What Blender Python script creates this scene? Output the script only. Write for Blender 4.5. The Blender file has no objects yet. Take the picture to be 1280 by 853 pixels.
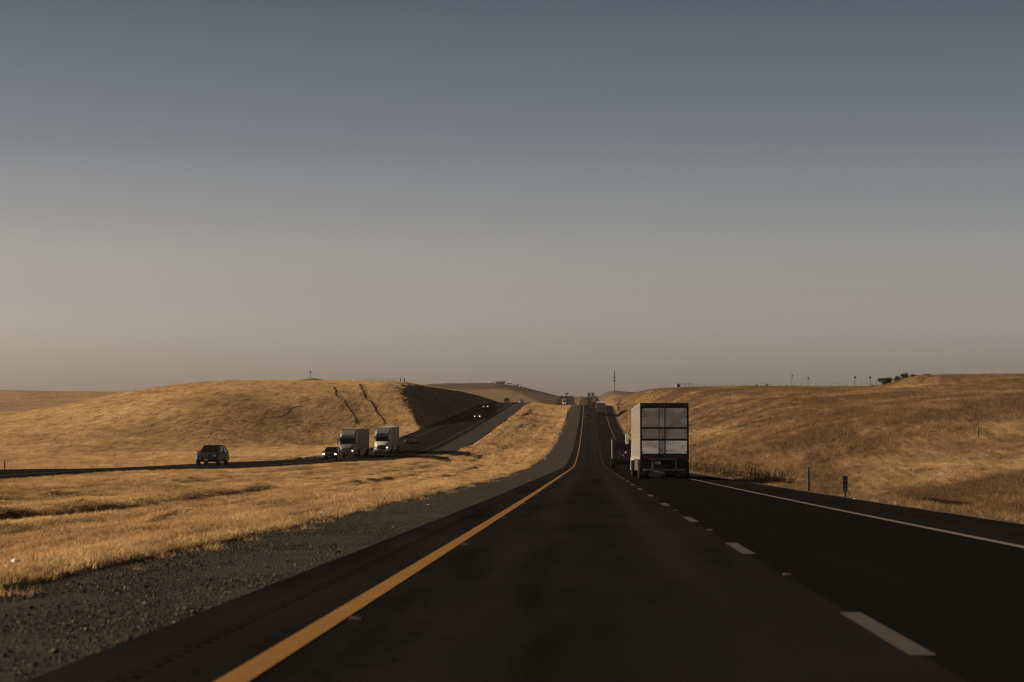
import bpy, bmesh, math, random
import numpy as np
from mathutils import Vector, Matrix

R = math.radians
random.seed(7)
rng = np.random.default_rng(7)
SC = bpy.context.scene
COL = SC.collection

# ------------------------------------------------------------------ camera
cam_d = bpy.data.cameras.new('camera')
cam = bpy.data.objects.new('camera', cam_d)
COL.objects.link(cam)
SC.camera = cam
cam.location = (0, 0, 1.1)
cam.rotation_euler = (R(90 + 2.23), 0, R(1.886))
cam_d.sensor_width = 36
cam_d.lens = 81.98
cam_d.clip_start = 0.1
cam_d.clip_end = 30000
cam_d.dof.use_dof = True
cam_d.dof.focus_distance = 125
cam_d.dof.aperture_fstop = 4.0

# ------------------------------------------------------------------ light
SUN_EL, SUN_AHEAD = 19.5, 2.0          # degrees above the horizon, degrees ahead of due left
to_sun = Vector((-math.cos(R(SUN_EL)) * math.cos(R(SUN_AHEAD)),
                 math.cos(R(SUN_EL)) * math.sin(R(SUN_AHEAD)), math.sin(R(SUN_EL))))
sd = bpy.data.lights.new('sun', 'SUN')
sd.energy = 4.1
sd.angle = R(0.6)
sd.color = (1.0, 0.755, 0.49)
sun = bpy.data.objects.new('sun', sd)
COL.objects.link(sun)
sun.rotation_euler = to_sun.to_track_quat('Z', 'Y').to_euler()
sun.location = to_sun * 400

world = bpy.data.worlds.new('World')
SC.world = world
world.use_nodes = True
wn, wl = world.node_tree.nodes, world.node_tree.links
wn.clear()
w_out = wn.new('ShaderNodeOutputWorld')
w_bg = wn.new('ShaderNodeBackground')
w_sky = wn.new('ShaderNodeTexSky')
w_sky.sky_type = 'NISHITA'
w_sky.sun_disc = False
w_sky.sun_elevation = R(SUN_EL)
w_sky.sun_rotation = R(-(90 - SUN_AHEAD))
w_sky.altitude = 100
w_sky.air_density = 1.0
w_sky.dust_density = 4.0
w_sky.ozone_density = 1.5
w_hs = wn.new('ShaderNodeHueSaturation')
w_hs.inputs['Saturation'].default_value = 0.62
w_geo = wn.new('ShaderNodeTexCoord')
w_sep = wn.new('ShaderNodeSeparateXYZ')
w_ramp = wn.new('ShaderNodeValToRGB')
w_mul = wn.new('ShaderNodeMix')
w_mul.data_type = 'RGBA'
w_mul.blend_type = 'MULTIPLY'
w_mul.inputs[0].default_value = 1.0
wl.new(w_geo.outputs['Generated'], w_sep.inputs[0])
wl.new(w_sep.outputs['Z'], w_ramp.inputs[0])
SKY_STOPS = [(0.0, (0.985, 0.90, 0.915)), (0.012, (0.955, 0.872, 0.885)), (0.03, (0.89, 0.815, 0.83)), (0.055, (0.675, 0.617, 0.635)), (0.085, (0.47, 0.435, 0.45)),
             (0.12, (0.292, 0.277, 0.289)), (0.187, (0.131, 0.137, 0.157)), (0.30, (0.039, 0.042, 0.052)), (0.6, (0.013, 0.0155, 0.0195))]
el = w_ramp.color_ramp.elements
while len(el) < len(SKY_STOPS):
    el.new(0.5)
w_ramp.color_ramp.interpolation = 'CARDINAL'
for e, (p, c) in zip(el, SKY_STOPS):
    e.position = p
    e.color = (*c, 1)
wl.new(w_sky.outputs[0], w_hs.inputs['Color'])
wl.new(w_hs.outputs[0], w_mul.inputs[6])
wl.new(w_ramp.outputs[0], w_mul.inputs[7])
wl.new(w_mul.outputs[2], w_bg.inputs[0])
w_bg.inputs[1].default_value = 0.15
wl.new(w_bg.outputs[0], w_out.inputs[0])

SC.view_settings.view_transform = 'Standard'
SC.view_settings.look = 'None'
SC.view_settings.exposure = 0.97
SC.cycles.filter_width = 1.15
SC.view_settings.gamma = 1.0
SC.view_settings.use_curve_mapping = False

# ------------------------------------------------------------------ helpers
def hermite(tab):
    """smooth curve through (y, value) pairs"""
    t = np.array(tab, float)
    xs, ys = t[:, 0], t[:, 1]
    h = np.diff(xs)
    d = np.diff(ys) / h
    m = np.empty_like(ys)
    m[0], m[-1] = d[0], d[-1]
    m[1:-1] = (d[:-1] * h[1:] + d[1:] * h[:-1]) / (h[:-1] + h[1:])
    def f(x):
        x = np.asarray(x, float)
        i = np.clip(np.searchsorted(xs, x) - 1, 0, len(h) - 1)
        s = np.clip((x - xs[i]) / h[i], 0, 1)
        s2, s3 = s * s, s * s * s
        return ((2 * s3 - 3 * s2 + 1) * ys[i] + (s3 - 2 * s2 + s) * h[i] * m[i]
                + (-2 * s3 + 3 * s2) * ys[i + 1] + (s3 - s2) * h[i] * m[i + 1])
    return f

def sstep(a, b, x):
    t = np.clip((np.asarray(x, float) - a) / (b - a), 0, 1)
    return t * t * (3 - 2 * t)

def _hash(ix, iy, seed):
    h = (ix.astype(np.int64) * 374761393 + iy.astype(np.int64) * 668265263 + seed * 1442695041) & 0xFFFFFFFF
    h = ((h ^ (h >> 13)) * 1274126177) & 0xFFFFFFFF
    h = (h ^ (h >> 16)) & 0xFFFFFF
    return h / float(0xFFFFFF)

def vnoise(x, y, seed=0):
    """value noise, -1..1"""
    x, y = np.asarray(x, float), np.asarray(y, float)
    x, y = np.broadcast_arrays(x, y)
    ix, iy = np.floor(x), np.floor(y)
    fx, fy = x - ix, y - iy
    fx, fy = fx * fx * (3 - 2 * fx), fy * fy * (3 - 2 * fy)
    a, b = _hash(ix, iy, seed), _hash(ix + 1, iy, seed)
    c, d = _hash(ix, iy + 1, seed), _hash(ix + 1, iy + 1, seed)
    return ((a * (1 - fx) + b * fx) * (1 - fy) + (c * (1 - fx) + d * fx) * fy) * 2 - 1

def fbm(x, y, seed=0, n=4):
    s, a = 0, 1.0
    for k in range(n):
        s = s + a * vnoise(np.asarray(x) * 2 ** k + 17.3 * k, np.asarray(y) * 2 ** k - 9.1 * k, seed + k)
        a *= 0.5
    return s / 1.9

class MB:
    """collects shapes of one mesh"""
    def __init__(self):
        self.v, self.f = [], []
    def add(self, vs, fs):
        o = len(self.v)
        self.v += [tuple(p) for p in vs]
        self.f += [tuple(i + o for i in f) for f in fs]
        return self
    def box(self, x0, x1, y0, y1, z0, z1, tx=0, ty0=0, ty1=0):
        """box; tx narrows the top in x on each side, ty0 / ty1 move the top's y faces inwards"""
        return self.add([(x0, y0, z0), (x1, y0, z0), (x1, y1, z0), (x0, y1, z0),
                         (x0 + tx, y0 + ty0, z1), (x1 - tx, y0 + ty0, z1), (x1 - tx, y1 - ty1, z1), (x0 + tx, y1 - ty1, z1)],
                        [(3, 2, 1, 0), (4, 5, 6, 7), (0, 1, 5, 4), (1, 2, 6, 5), (2, 3, 7, 6), (3, 0, 4, 7)])
    def loft(self, rings, close=True, caps=True):
        n = len(rings[0])
        vs = [p for r in rings for p in r]
        fs = []
        for k in range(len(rings) - 1):
            for i in range(n if close else n - 1):
                j = (i + 1) % n
                fs.append((k * n + i, k * n + j, (k + 1) * n + j, (k + 1) * n + i))
        if caps:
            fs.append(tuple(range(n - 1, -1, -1)))
            fs.append(tuple((len(rings) - 1) * n + i for i in range(n)))
        return self.add(vs, fs)
    def prism(self, prof, x0, x1, inset=0):
        """side profile (y, z) pulled across x"""
        a = [(x0, y, z) for y, z in prof]
        b = [(x1, y, z) for y, z in prof]
        return self.loft([a, b])
    def tube(self, pts, r, n=8, r2=None):
        pts = [Vector(p) for p in pts]
        rings = []
        for i, p in enumerate(pts):
            d = (pts[min(i + 1, len(pts) - 1)] - pts[max(i - 1, 0)]).normalized()
            u = d.orthogonal().normalized() if abs(d.z) > .9 else d.cross(Vector((0, 0, 1))).normalized()
            w = d.cross(u)
            rr = r if r2 is None else r + (r2 - r) * i / (len(pts) - 1)
            rings.append([p + rr * (math.cos(2 * math.pi * k / n) * u + math.sin(2 * math.pi * k / n) * w) for k in range(n)])
        return self.loft(rings)
    def wheel(self, cx, cy, cz, prof, n=22):
        """profile of (x, radius) turned about the x axis"""
        rings = [[(cx + x, cy + r * math.cos(2 * math.pi * k / n), cz + r * math.sin(2 * math.pi * k / n)) for k in range(n)]
                 for x, r in prof]
        return self.loft(rings)
    def mesh(self, name, smooth=False):
        me = bpy.data.meshes.new(name)
        me.from_pydata(self.v, [], self.f)
        bm = bmesh.new()
        bm.from_mesh(me)
        bmesh.ops.recalc_face_normals(bm, faces=bm.faces)
        bm.to_mesh(me)
        bm.free()
        if smooth:
            me.polygons.foreach_set('use_smooth', [True] * len(me.polygons))
        return me
    def build(self, name, mat, parent=None, bevel=0, smooth=False, seg=2):
        o = bpy.data.objects.new(name, self.mesh(name, smooth))
        if mat:
            o.data.materials.append(mat)
        COL.objects.link(o)
        if parent:
            o.parent = parent
        if bevel:
            m = o.modifiers.new('bevel', 'BEVEL')
            m.width = bevel
            m.segments = seg
            m.limit_method = 'ANGLE'
            m.angle_limit = R(25)
        if smooth:
            try:
                o.data.set_sharp_from_angle(angle=R(38))
            except Exception:
                pass
        return o

def tag(o, label, cat=None, group=None, kind=None):
    if label:
        o['label'] = label
    if cat:
        o['category'] = cat
    if group:
        o['group'] = group
    if kind:
        o['kind'] = kind
    return o

def thing(name, label, cat, group=None):
    o = bpy.data.objects.new(name, None)
    o.empty_display_size = 0.3
    COL.objects.link(o)
    return tag(o, label, cat, group)

def copy_tree(o, parent=None):
    c = o.copy()
    COL.objects.link(c)
    c.parent = parent
    for ch in list(o.children):
        copy_tree(ch, c)
    return c

# ------------------------------------------------------------------ materials
def principled(name, col, rough=0.6, metal=0.0, spec=0.5, coat=0.0, emit=None, estr=0.0):
    m = bpy.data.materials.new(name)
    m.use_nodes = True
    b = m.node_tree.nodes['Principled BSDF']
    b.inputs['Base Color'].default_value = (*col, 1)
    b.inputs['Roughness'].default_value = rough
    b.inputs['Metallic'].default_value = metal
    b.inputs['Specular IOR Level'].default_value = spec
    b.inputs['Coat Weight'].default_value = coat
    if emit:
        b.inputs['Emission Color'].default_value = (*emit, 1)
        b.inputs['Emission Strength'].default_value = estr
    return m

class NT:
    """short hand for node graphs"""
    def __init__(self, m):
        self.m, self.n, self.l = m, m.node_tree.nodes, m.node_tree.links
        self.b = self.n['Principled BSDF']
        self.pos = self.n.new('ShaderNodeNewGeometry').outputs['Position']
        self.obj = self.n.new('ShaderNodeTexCoord').outputs['Object']
    def put(self, inp, v):
        if isinstance(v, bpy.types.NodeSocket):
            self.l.new(v, inp)
        elif isinstance(v, (tuple, list)):
            inp.default_value = (*v, 1) if len(v) == 3 and inp.type == 'RGBA' else v
        else:
            inp.default_value = v
    def mapping(self, vec, scale):
        n = self.n.new('ShaderNodeMapping')
        self.l.new(vec, n.inputs[0])
        n.inputs['Scale'].default_value = scale
        return n.outputs[0]
    def noise(self, vec, scale, detail=3, rough=0.55, dist=0):
        n = self.n.new('ShaderNodeTexNoise')
        self.l.new(vec, n.inputs['Vector'])
        n.inputs['Scale'].default_value = scale
        n.inputs['Detail'].default_value = detail
        n.inputs['Roughness'].default_value = rough
        n.inputs['Distortion'].default_value = dist
        return n.outputs['Fac']
    def ramp(self, fac, stops, interp='LINEAR'):
        n = self.n.new('ShaderNodeValToRGB')
        n.color_ramp.interpolation = interp
        e = n.color_ramp.elements
        while len(e) < len(stops):
            e.new(0.5)
        for q, (p, c) in zip(e, stops):
            q.position = p
            q.color = (*c, 1) if isinstance(c, tuple) else (c, c, c, 1)
        self.l.new(fac, n.inputs[0])
        return n.outputs[0]
    def mix(self, fac, a, b, mode='MIX'):
        n = self.n.new('ShaderNodeMix')
        n.data_type = 'RGBA'
        n.blend_type = mode
        self.put(n.inputs[0], fac)
        self.put(n.inputs[6], a)
        self.put(n.inputs[7], b)
        return n.outputs[2]
    def math(self, op, a, b=0.0, c=0.0):
        n = self.n.new('ShaderNodeMath')
        n.operation = op
        for i, v in enumerate((a, b, c)):
            self.put(n.inputs[i], v)
        return n.outputs[0]
    def bump(self, h, strength=0.3, dist=0.05, normal=None):
        n = self.n.new('ShaderNodeBump')
        n.inputs['Strength'].default_value = strength
        n.inputs['Distance'].default_value = dist
        self.l.new(h, n.inputs['Height'])
        if normal:
            self.l.new(normal, n.inputs['Normal'])
        self.l.new(n.outputs[0], self.b.inputs['Normal'])
        return n.outputs[0]
    def attr(self, name):
        n = self.n.new('ShaderNodeAttribute')
        n.attribute_name = name
        return n.outputs['Fac']
    def color(self, c):
        self.put(self.b.inputs['Base Color'], c)
    def rough(self, c):
        self.put(self.b.inputs['Roughness'], c)

GOLD = (0.48, 0.33, 0.17)
PALE = (0.62, 0.46, 0.265)
TAN = (0.31, 0.205, 0.107)
UMBER = (0.14, 0.09, 0.05)

def dry_grass_color(g):
    """one colour field for the ground and for the blades that grow on it: wind-laid straw, weeds, bare gaps"""
    patch = g.noise(g.mapping(g.pos, (1, 0.4, 0.2)), 0.045, 4, 0.6, 0.6)
    mid = g.noise(g.mapping(g.pos, (1, 0.16, 0.2)), 0.42, 3, 0.6)
    speck = g.noise(g.mapping(g.pos, (1, 0.07, 0.1)), 1.7, 4, 0.75, 0.3)
    c1 = g.ramp(patch, [(0.22, UMBER), (0.33, TAN), (0.45, GOLD), (0.66, PALE)])
    c2 = g.ramp(mid, [(0.30, UMBER), (0.40, TAN), (0.50, GOLD), (0.70, PALE)])
    c = g.mix(0.45, c1, c2)
    c = g.mix(0.9, c, g.ramp(speck, [(0.34, (0.30, 0.26, 0.23)), (0.45, (0.85, 0.83, 0.80)), (0.62, (1.18, 1.18, 1.18)), (0.74, (1.45, 1.48, 1.55))]), 'MULTIPLY')
    # brown weeds mixed into the straw on the right hillside
    sp = g.n.new('ShaderNodeSeparateXYZ')
    g.l.new(g.pos, sp.inputs[0])
    side = g.math('GREATER_THAN', sp.outputs['X'], 9.0)
    weeds = g.ramp(g.noise(g.mapping(g.pos, (1, 0.25, 0.2)), 0.085, 5, 0.7, 0.8), [(0.38, 0.55), (0.55, 0.94)])
    return g.mix(g.math('MULTIPLY', side, weeds), c, g.mix(speck, (0.03, 0.021, 0.014), (0.21, 0.135, 0.072)))

def mat_ground():
    m = principled('dry_grass_ground', GOLD, 0.95, spec=0.1)
    g = NT(m)
    c = dry_grass_color(g)
    fine = g.noise(g.pos, 3.2, 4, 0.7)
    c = g.mix(0.8, c, g.ramp(fine, [(0.30, (0.50, 0.45, 0.42)), (0.62, (1.08, 1.06, 1.02))]), 'MULTIPLY')
    dark = g.attr('cover_shade')
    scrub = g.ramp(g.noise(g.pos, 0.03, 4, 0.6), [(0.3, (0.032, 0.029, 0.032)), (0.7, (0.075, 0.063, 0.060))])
    c = g.mix(dark, c, scrub)  # scrub colour; on the left cut it is painted shade
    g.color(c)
    h = g.math('ADD', g.noise(g.pos, 0.9, 4, 0.7), g.math('MULTIPLY', g.noise(g.pos, 5.0, 3, 0.7), 0.4))
    g.bump(h, 1.0, 0.5)
    return m

def mat_blade(name, shade):
    m = principled(name, GOLD, 0.75, spec=0.15)
    g = NT(m)
    c = dry_grass_color(g)
    f = g.noise(g.pos, 11.0, 2, 0.6)
    c = g.mix(1.0, c, g.ramp(f, [(0.3, tuple(0.72 * s for s in shade)), (0.7, tuple(1.3 * s for s in shade))]), 'MULTIPLY')
    g.color(c)
    tr = g.n.new('ShaderNodeBsdfTranslucent')
    g.l.new(c, tr.inputs[0])
    ms = g.n.new('ShaderNodeMixShader')
    ms.inputs[0].default_value = 0.32
    out = g.n['Material Output']
    g.l.new(g.b.outputs[0], ms.inputs[1])
    g.l.new(tr.outputs[0], ms.inputs[2])
    g.l.new(ms.outputs[0], out.inputs[0])
    return m

def mat_asphalt(name, base, warm=1.0, lanes=True):
    m = principled(name, (base,) * 3, 0.95, spec=0.0)
    g = NT(m)
    sx = g.n.new('ShaderNodeSeparateXYZ')
    g.l.new(g.obj, sx.inputs[0])
    stretch = g.mapping(g.obj, (1.0, 0.06, 1.0))
    streak = g.noise(stretch, 1.3, 4, 0.6)
    grit = g.noise(g.obj, 38.0, 2, 0.7)
    blot = g.noise(g.obj, 0.22, 4, 0.6)
    a, b, c = base * 0.75, base, base * 1.3
    col = g.ramp(streak, [(0.3, (a * 0.8 * warm, a * 0.8, a * 0.9)), (0.5, (b * warm, b * 1.01, b * 1.12)), (0.8, (c * warm, c, c * 1.1))])
    col = g.mix(0.55, col, g.ramp(blot, [(0.3, (0.7, 0.7, 0.7)), (0.7, (1.25, 1.22, 1.18))]), 'MULTIPLY')
    col = g.mix(0.6, col, g.ramp(grit, [(0.3, (0.55, 0.55, 0.55)), (0.72, (1.45, 1.42, 1.38))]), 'MULTIPLY')
    if lanes:
        # wheel paths and the oil strip between them belong to the surface
        x = sx.outputs['X']
        oil = g.math('ABSOLUTE', g.math('SUBTRACT', x, 0.05))
        col = g.mix(g.ramp(oil, [(0.0, 0.35), (0.45, 0.0)]), col, (base * 0.55,) * 3)
        for xc in (-0.86, 0.96, 2.78, 4.6):
            tr = g.math('ABSOLUTE', g.math('SUBTRACT', x, xc))
            col = g.mix(g.ramp(tr, [(0.05, 0.5), (0.42, 0.0)]), col, g.mix(streak, (base * 0.9,) * 3, (base * 1.9,) * 3))
        newer = g.ramp(g.math('SUBTRACT', x, 1.0), [(0.86, 0.0), (0.9, 0.8), (1.0, 0.8)])
        col = g.mix(newer, col, (base * 0.55, base * 0.52, base * 0.5))
    # sealed cracks
    vo = g.n.new('ShaderNodeTexVoronoi')
    vo.feature = 'DISTANCE_TO_EDGE'
    vo.inputs['Scale'].default_value = 0.16
    wob = g.n.new('ShaderNodeTexNoise')
    wob.inputs['Scale'].default_value = 0.8
    g.l.new(g.obj, wob.inputs['Vector'])
    add = g.n.new('ShaderNodeVectorMath')
    add.operation = 'MULTIPLY_ADD'
    g.l.new(wob.outputs['Color'], add.inputs[0])
    add.inputs[1].default_value = (1.6, 1.6, 0)
    g.l.new(g.obj, add.inputs[2])
    g.l.new(add.outputs[0], vo.inputs['Vector'])
    col = g.mix(g.ramp(vo.outputs['Distance'], [(0.0, 0.55), (0.006, 0.0)]), col, (base * 0.45,) * 3)
    g.color(col)
    g.rough(g.ramp(streak, [(0.3, 0.82), (0.7, 0.96)]))
    g.bump(grit, 0.35, 0.012)
    return m

def mat_paint(name, col, wear=0.5, rough=0.7):
    m = principled(name, col, rough, spec=0.3)
    g = NT(m)
    w = g.noise(g.pos, 6.0, 5, 0.75)
    w2 = g.noise(g.pos, 0.7, 3, 0.6)
    c = g.mix(g.ramp(w, [(wear - 0.16, 0.75), (wear + 0.02, 0.0)]), col, (0.045, 0.04, 0.036))
    c = g.mix(0.5, c, g.ramp(w2, [(0.3, (0.7, 0.68, 0.66)), (0.7, (1.1, 1.1, 1.1))]), 'MULTIPLY')
    g.color(c)
    return m

def mat_mottled(name, stops, scale, rough=0.9, bump=0.6, dist=0.05):
    m = principled(name, stops[0][1], rough, spec=0.2)
    g = NT(m)
    n = g.noise(g.pos, scale, 4, 0.7)
    n2 = g.noise(g.mapping(g.pos, (1, 0.12, 1)), scale * 0.1, 4, 0.65)
    c = g.mix(0.5, g.ramp(n, stops), g.ramp(n2, [(0.3, (0.5, 0.5, 0.5)), (0.7, (1.35, 1.33, 1.3))]), 'MULTIPLY')
    g.color(c)
    if bump:
        g.bump(n, bump, dist)
    return m

def mat_dirty_paint(name, col, rough=0.4, metal=0.0, dirt=0.3, coat=0.0):
    """vehicle paint with road dust and streaks"""
    m = principled(name, col, rough, metal, coat=coat)
    g = NT(m)
    d = g.noise(g.mapping(g.obj, (1, 1, 0.35)), 2.2, 5, 0.65)
    dust = (0.16, 0.125, 0.095)
    g.color(g.mix(g.ramp(d, [(0.42, 0.0), (0.75, dirt)]), col, dust))
    g.rough(g.ramp(d, [(0.4, rough), (0.75, min(1, rough + 0.3))]))
    return m

M = {}
M['ground'] = mat_ground()
M['blade'] = mat_blade('dry_grass_blade', (1.0, 1.0, 1.0))
M['asphalt'] = mat_asphalt('asphalt', 0.0145)
M['asphalt_far'] = mat_asphalt('asphalt_opposite', 0.0145, lanes=False)
M['shoulder'] = mat_asphalt('shoulder_asphalt', 0.014, 1.05, lanes=False)
M['yellow'] = mat_paint('yellow_paint', (0.235, 0.115, 0.015), 0.44)
M['white_line'] = mat_paint('white_line_paint', (0.15, 0.13, 0.115), 0.45)
M['dash'] = mat_paint('lane_dash_paint', (0.056, 0.048, 0.047), 0.45)
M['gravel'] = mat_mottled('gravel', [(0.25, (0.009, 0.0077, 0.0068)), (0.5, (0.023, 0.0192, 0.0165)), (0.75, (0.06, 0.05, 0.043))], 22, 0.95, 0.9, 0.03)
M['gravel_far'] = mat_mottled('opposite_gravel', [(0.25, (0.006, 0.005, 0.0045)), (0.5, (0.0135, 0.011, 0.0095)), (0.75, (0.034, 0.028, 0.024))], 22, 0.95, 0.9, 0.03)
M['dirt'] = mat_mottled('verge_dirt', [(0.25, (0.06, 0.045, 0.034)), (0.75, (0.15, 0.118, 0.09))], 9, 0.95)
M['stone'] = mat_mottled('gravel_stone', [(0.32, (0.016, 0.014, 0.012)), (0.52, (0.05, 0.043, 0.036)), (0.66, (0.15, 0.13, 0.11)), (0.78, (0.34, 0.30, 0.26))], 9.0, 0.9, 0)
M['litter'] = principled('white_litter', (0.75, 0.73, 0.70), 0.5)
M['marker'] = principled('marker_ceramic', (0.06, 0.052, 0.047), 0.4)
M['tyre'] = principled('tyre_rubber', (0.009, 0.0085, 0.008), 0.9, spec=0.1)
M['rim'] = principled('wheel_rim', (0.22, 0.215, 0.21), 0.4, 0.9)
M['chrome'] = principled('chrome', (0.80, 0.80, 0.80), 0.12, 1.0)
M['glass'] = principled('dark_glass', (0.008, 0.009, 0.010), 0.1, spec=0.35)
M['black'] = principled('black_plastic', (0.014, 0.014, 0.015), 0.55)
M['frame'] = mat_dirty_paint('chassis_black', (0.02, 0.02, 0.021), 0.6)
M['head'] = principled('headlight_lit', (0.9, 0.9, 0.85), 0.2, emit=(1.0, 0.93, 0.82), estr=2.6)
M['head_off'] = principled('headlight_clear', (0.35, 0.36, 0.38), 0.1, 0.4, spec=0.8)
M['tail'] = principled('tail_light_red', (0.22, 0.012, 0.01), 0.25)
M['amber'] = principled('amber_lens', (0.55, 0.2, 0.02), 0.25)
M['plate'] = principled('licence_plate', (0.45, 0.45, 0.43), 0.5)
M['white_box'] = mat_dirty_paint('trailer_white', (0.47, 0.45, 0.43), 0.45, dirt=0.45)
M['grey_box'] = mat_dirty_paint('trailer_grey', (0.30, 0.295, 0.29), 0.5, dirt=0.5)
M['white_cab'] = mat_dirty_paint('cab_white', (0.52, 0.52, 0.52), 0.3, dirt=0.2, coat=0.4)
M['silver_cab'] = mat_dirty_paint('cab_silver', (0.17, 0.185, 0.215), 0.3, 0.2, dirt=0.2, coat=0.4)
M['blue_cab'] = mat_dirty_paint('cab_dark_blue', (0.022, 0.028, 0.055), 0.3, dirt=0.3, coat=0.4)
M['black_car'] = mat_dirty_paint('car_black', (0.005, 0.005, 0.006), 0.45, dirt=0.0, coat=0.12)
M['grey_car'] = mat_dirty_paint('car_charcoal', (0.010, 0.010, 0.011), 0.4, dirt=0.06, coat=0.15)
M['silver_car'] = mat_dirty_paint('car_silver', (0.45, 0.46, 0.47), 0.3, 0.4, dirt=0.15, coat=0.5)
M['flap'] = principled('mud_flap', (0.022, 0.021, 0.02), 0.8)
M['flap_white'] = principled('white_flap_panel', (0.12, 0.115, 0.11), 0.6)
M['red_band'] = principled('red_tape', (0.35, 0.10, 0.06), 0.5)
M['galv'] = mat_mottled('galvanised_steel', [(0.3, (0.11, 0.11, 0.12)), (0.7, (0.22, 0.22, 0.23))], 9, 0.5, 0)
M['dark_metal'] = principled('weathered_dark_metal', (0.045, 0.042, 0.04), 0.7)
M['wood'] = mat_mottled('weathered_wood', [(0.3, (0.07, 0.052, 0.038)), (0.7, (0.16, 0.125, 0.095))], 6, 0.9, 0)
M['panel_blue'] = principled('marker_panel', (0.10, 0.115, 0.15), 0.5)
M['panel_mark'] = principled('marker_print', (0.03, 0.03, 0.035), 0.6)
M['leaf_dark'] = mat_mottled('dark_foliage', [(0.3, (0.018, 0.024, 0.014)), (0.7, (0.05, 0.058, 0.03))], 1.2, 0.9, 0)
M['leaf_olive'] = mat_mottled('olive_brush', [(0.3, (0.075, 0.052, 0.026)), (0.7, (0.20, 0.14, 0.065))], 2.4, 0.9, 0)
M['stalk'] = mat_mottled('dead_stalk', [(0.3, (0.08, 0.05, 0.03)), (0.7, (0.22, 0.145, 0.075))], 5, 0.9, 0)
M['gully'] = mat_mottled('gully_soil', [(0.3, (0.03, 0.022, 0.014)), (0.7, (0.085, 0.06, 0.036))], 1.5, 0.95, 0.8, 0.2)
M['track'] = mat_mottled('worn_track', [(0.3, (0.17, 0.115, 0.06)), (0.7, (0.32, 0.21, 0.105))], 1.5, 0.95, 0.2, 0.1)
M['wall_far'] = principled('far_building_wall', (0.30, 0.29, 0.28), 0.8)
M['roof_far'] = principled('far_building_roof', (0.12, 0.11, 0.11), 0.7)

def mat_quilted():
    m = principled('polished_quilted_steel', (0.66, 0.66, 0.67), 0.16, 1.0)
    g = NT(m)
    sx = g.n.new('ShaderNodeSeparateXYZ')
    g.l.new(g.obj, sx.inputs[0])
    d1 = g.math('ADD', sx.outputs['X'], sx.outputs['Z'])
    s1 = g.math('SINE', g.math('MULTIPLY', d1, 48.0))
    warp = g.noise(g.obj, 1.7, 3, 0.6)
    refl_noise = g.noise(g.mapping(g.obj, (1.0, 1, 1.6)), 1.0, 1, 0.4, 0.6)
    c = g.ramp(s1, [(0.0, (0.22, 0.22, 0.22)), (0.6, (0.66, 0.67, 0.69))])
    ax = g.math('ABSOLUTE', g.math('SUBTRACT', g.math('ABSOLUTE', sx.outputs['X']), 0.68))
    az = g.math('ABSOLUTE', g.math('SUBTRACT', sx.outputs['Z'], 3.1))
    diag = g.math('ABSOLUTE', g.math('SUBTRACT', ax, az))
    refl_cross = g.ramp(g.math('ADD', diag, g.math('MULTIPLY', g.math('SUBTRACT', refl_noise, 0.5), 0.9)), [(0.02, 0.75), (0.30, 0.0)])
    c = g.mix(refl_cross, c, (0.30, 0.20, 0.13))  # brown diagonal bands painted in as reflections of the hills
    c = g.mix(g.ramp(refl_noise, [(0.55, 0.0), (0.72, 0.35)]), c, (0.30, 0.24, 0.19))  # soft brown reflection patches painted into the steel colour
    g.color(c)
    n = g.bump(warp, 0.02, 0.5)
    return m

def mat_mirror():
    m = principled('polished_plain_steel', (0.86, 0.88, 0.92), 0.12, 1.0)
    g = NT(m)
    g.bump(g.noise(g.obj, 1.3, 1, 0.5), 0.02, 0.45)
    return m
M['quilt'] = mat_quilted()
M['mirror'] = mat_mirror()

# ------------------------------------------------------------------ the lie of the land
EYE = 1.1
road_z = hermite([(-1500, 18), (-600, 7.2), (0, 0), (60, -0.72), (126, -1.44), (176, -1.98), (225, -2.5), (279, -2.95), (340, -2.8),
                  (424, -1.85), (563, 1.25), (682, 4.56), (806, 9.67), (850, 10.75), (900, 11.2), (1000, 10.2), (1150, 8.4),
                  (1300, 11.0), (1500, 17.1), (1900, 26.5), (2330, 36.0), (2600, 38.0), (3200, 34.0), (6500, 20.0)])
opp_z = hermite([(-1500, 18), (-600, 7.0), (0, -0.2), (120, -1.3), (150, -1.4), (200, -2.0), (260, -2.3), (330, -2.6), (362, -2.35),
                 (400, -1.6), (440, -0.45), (480, 0.72), (520, 1.9), (560, 3.05), (600, 4.2), (700, 7.2), (850, 11.6), (910, 12.6),
                 (1000, 13.2), (1150, 12.4), (1300, 12.9), (1500, 17.4), (1900, 27.0), (2330, 36.4), (2600, 38.2), (3200, 34.0), (6500, 20.0)])
opp_x = hermite([(-1500, -36), (0, -36.2), (150, -36.2), (230, -35.4), (290, -34.3), (332, -32.6), (362, -31.3), (418, -30.6),
                 (470, -30.4), (600, -30.8), (850, -31.2), (1000, -30.0), (1250, -23.5), (1500, -16.5), (1900, -18.0), (2330, -21.0), (6500, -22)])
def grav_l(Y):
    return np.interp(Y, [0, 120, 300, 900], [-5.1, -5.3, -7.0, -6.4]) + 0.10 * vnoise(np.asarray(Y) * 0.35, 3.1, 5) + 0.07 * vnoise(np.asarray(Y) * 1.3, 7.7, 6)
def opp_r(Y):
    return opp_x(Y) + 5.0 + np.interp(Y, [150, 260, 420, 900, 1200], [0.5, 1.0, 4.6, 4.6, 1.5]) + 0.15 * vnoise(np.asarray(Y) * 0.2, 1.1, 9)
def opp_l(Y):
    return opp_x(Y) - 6.9
EDGE_R = 8.9

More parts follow.
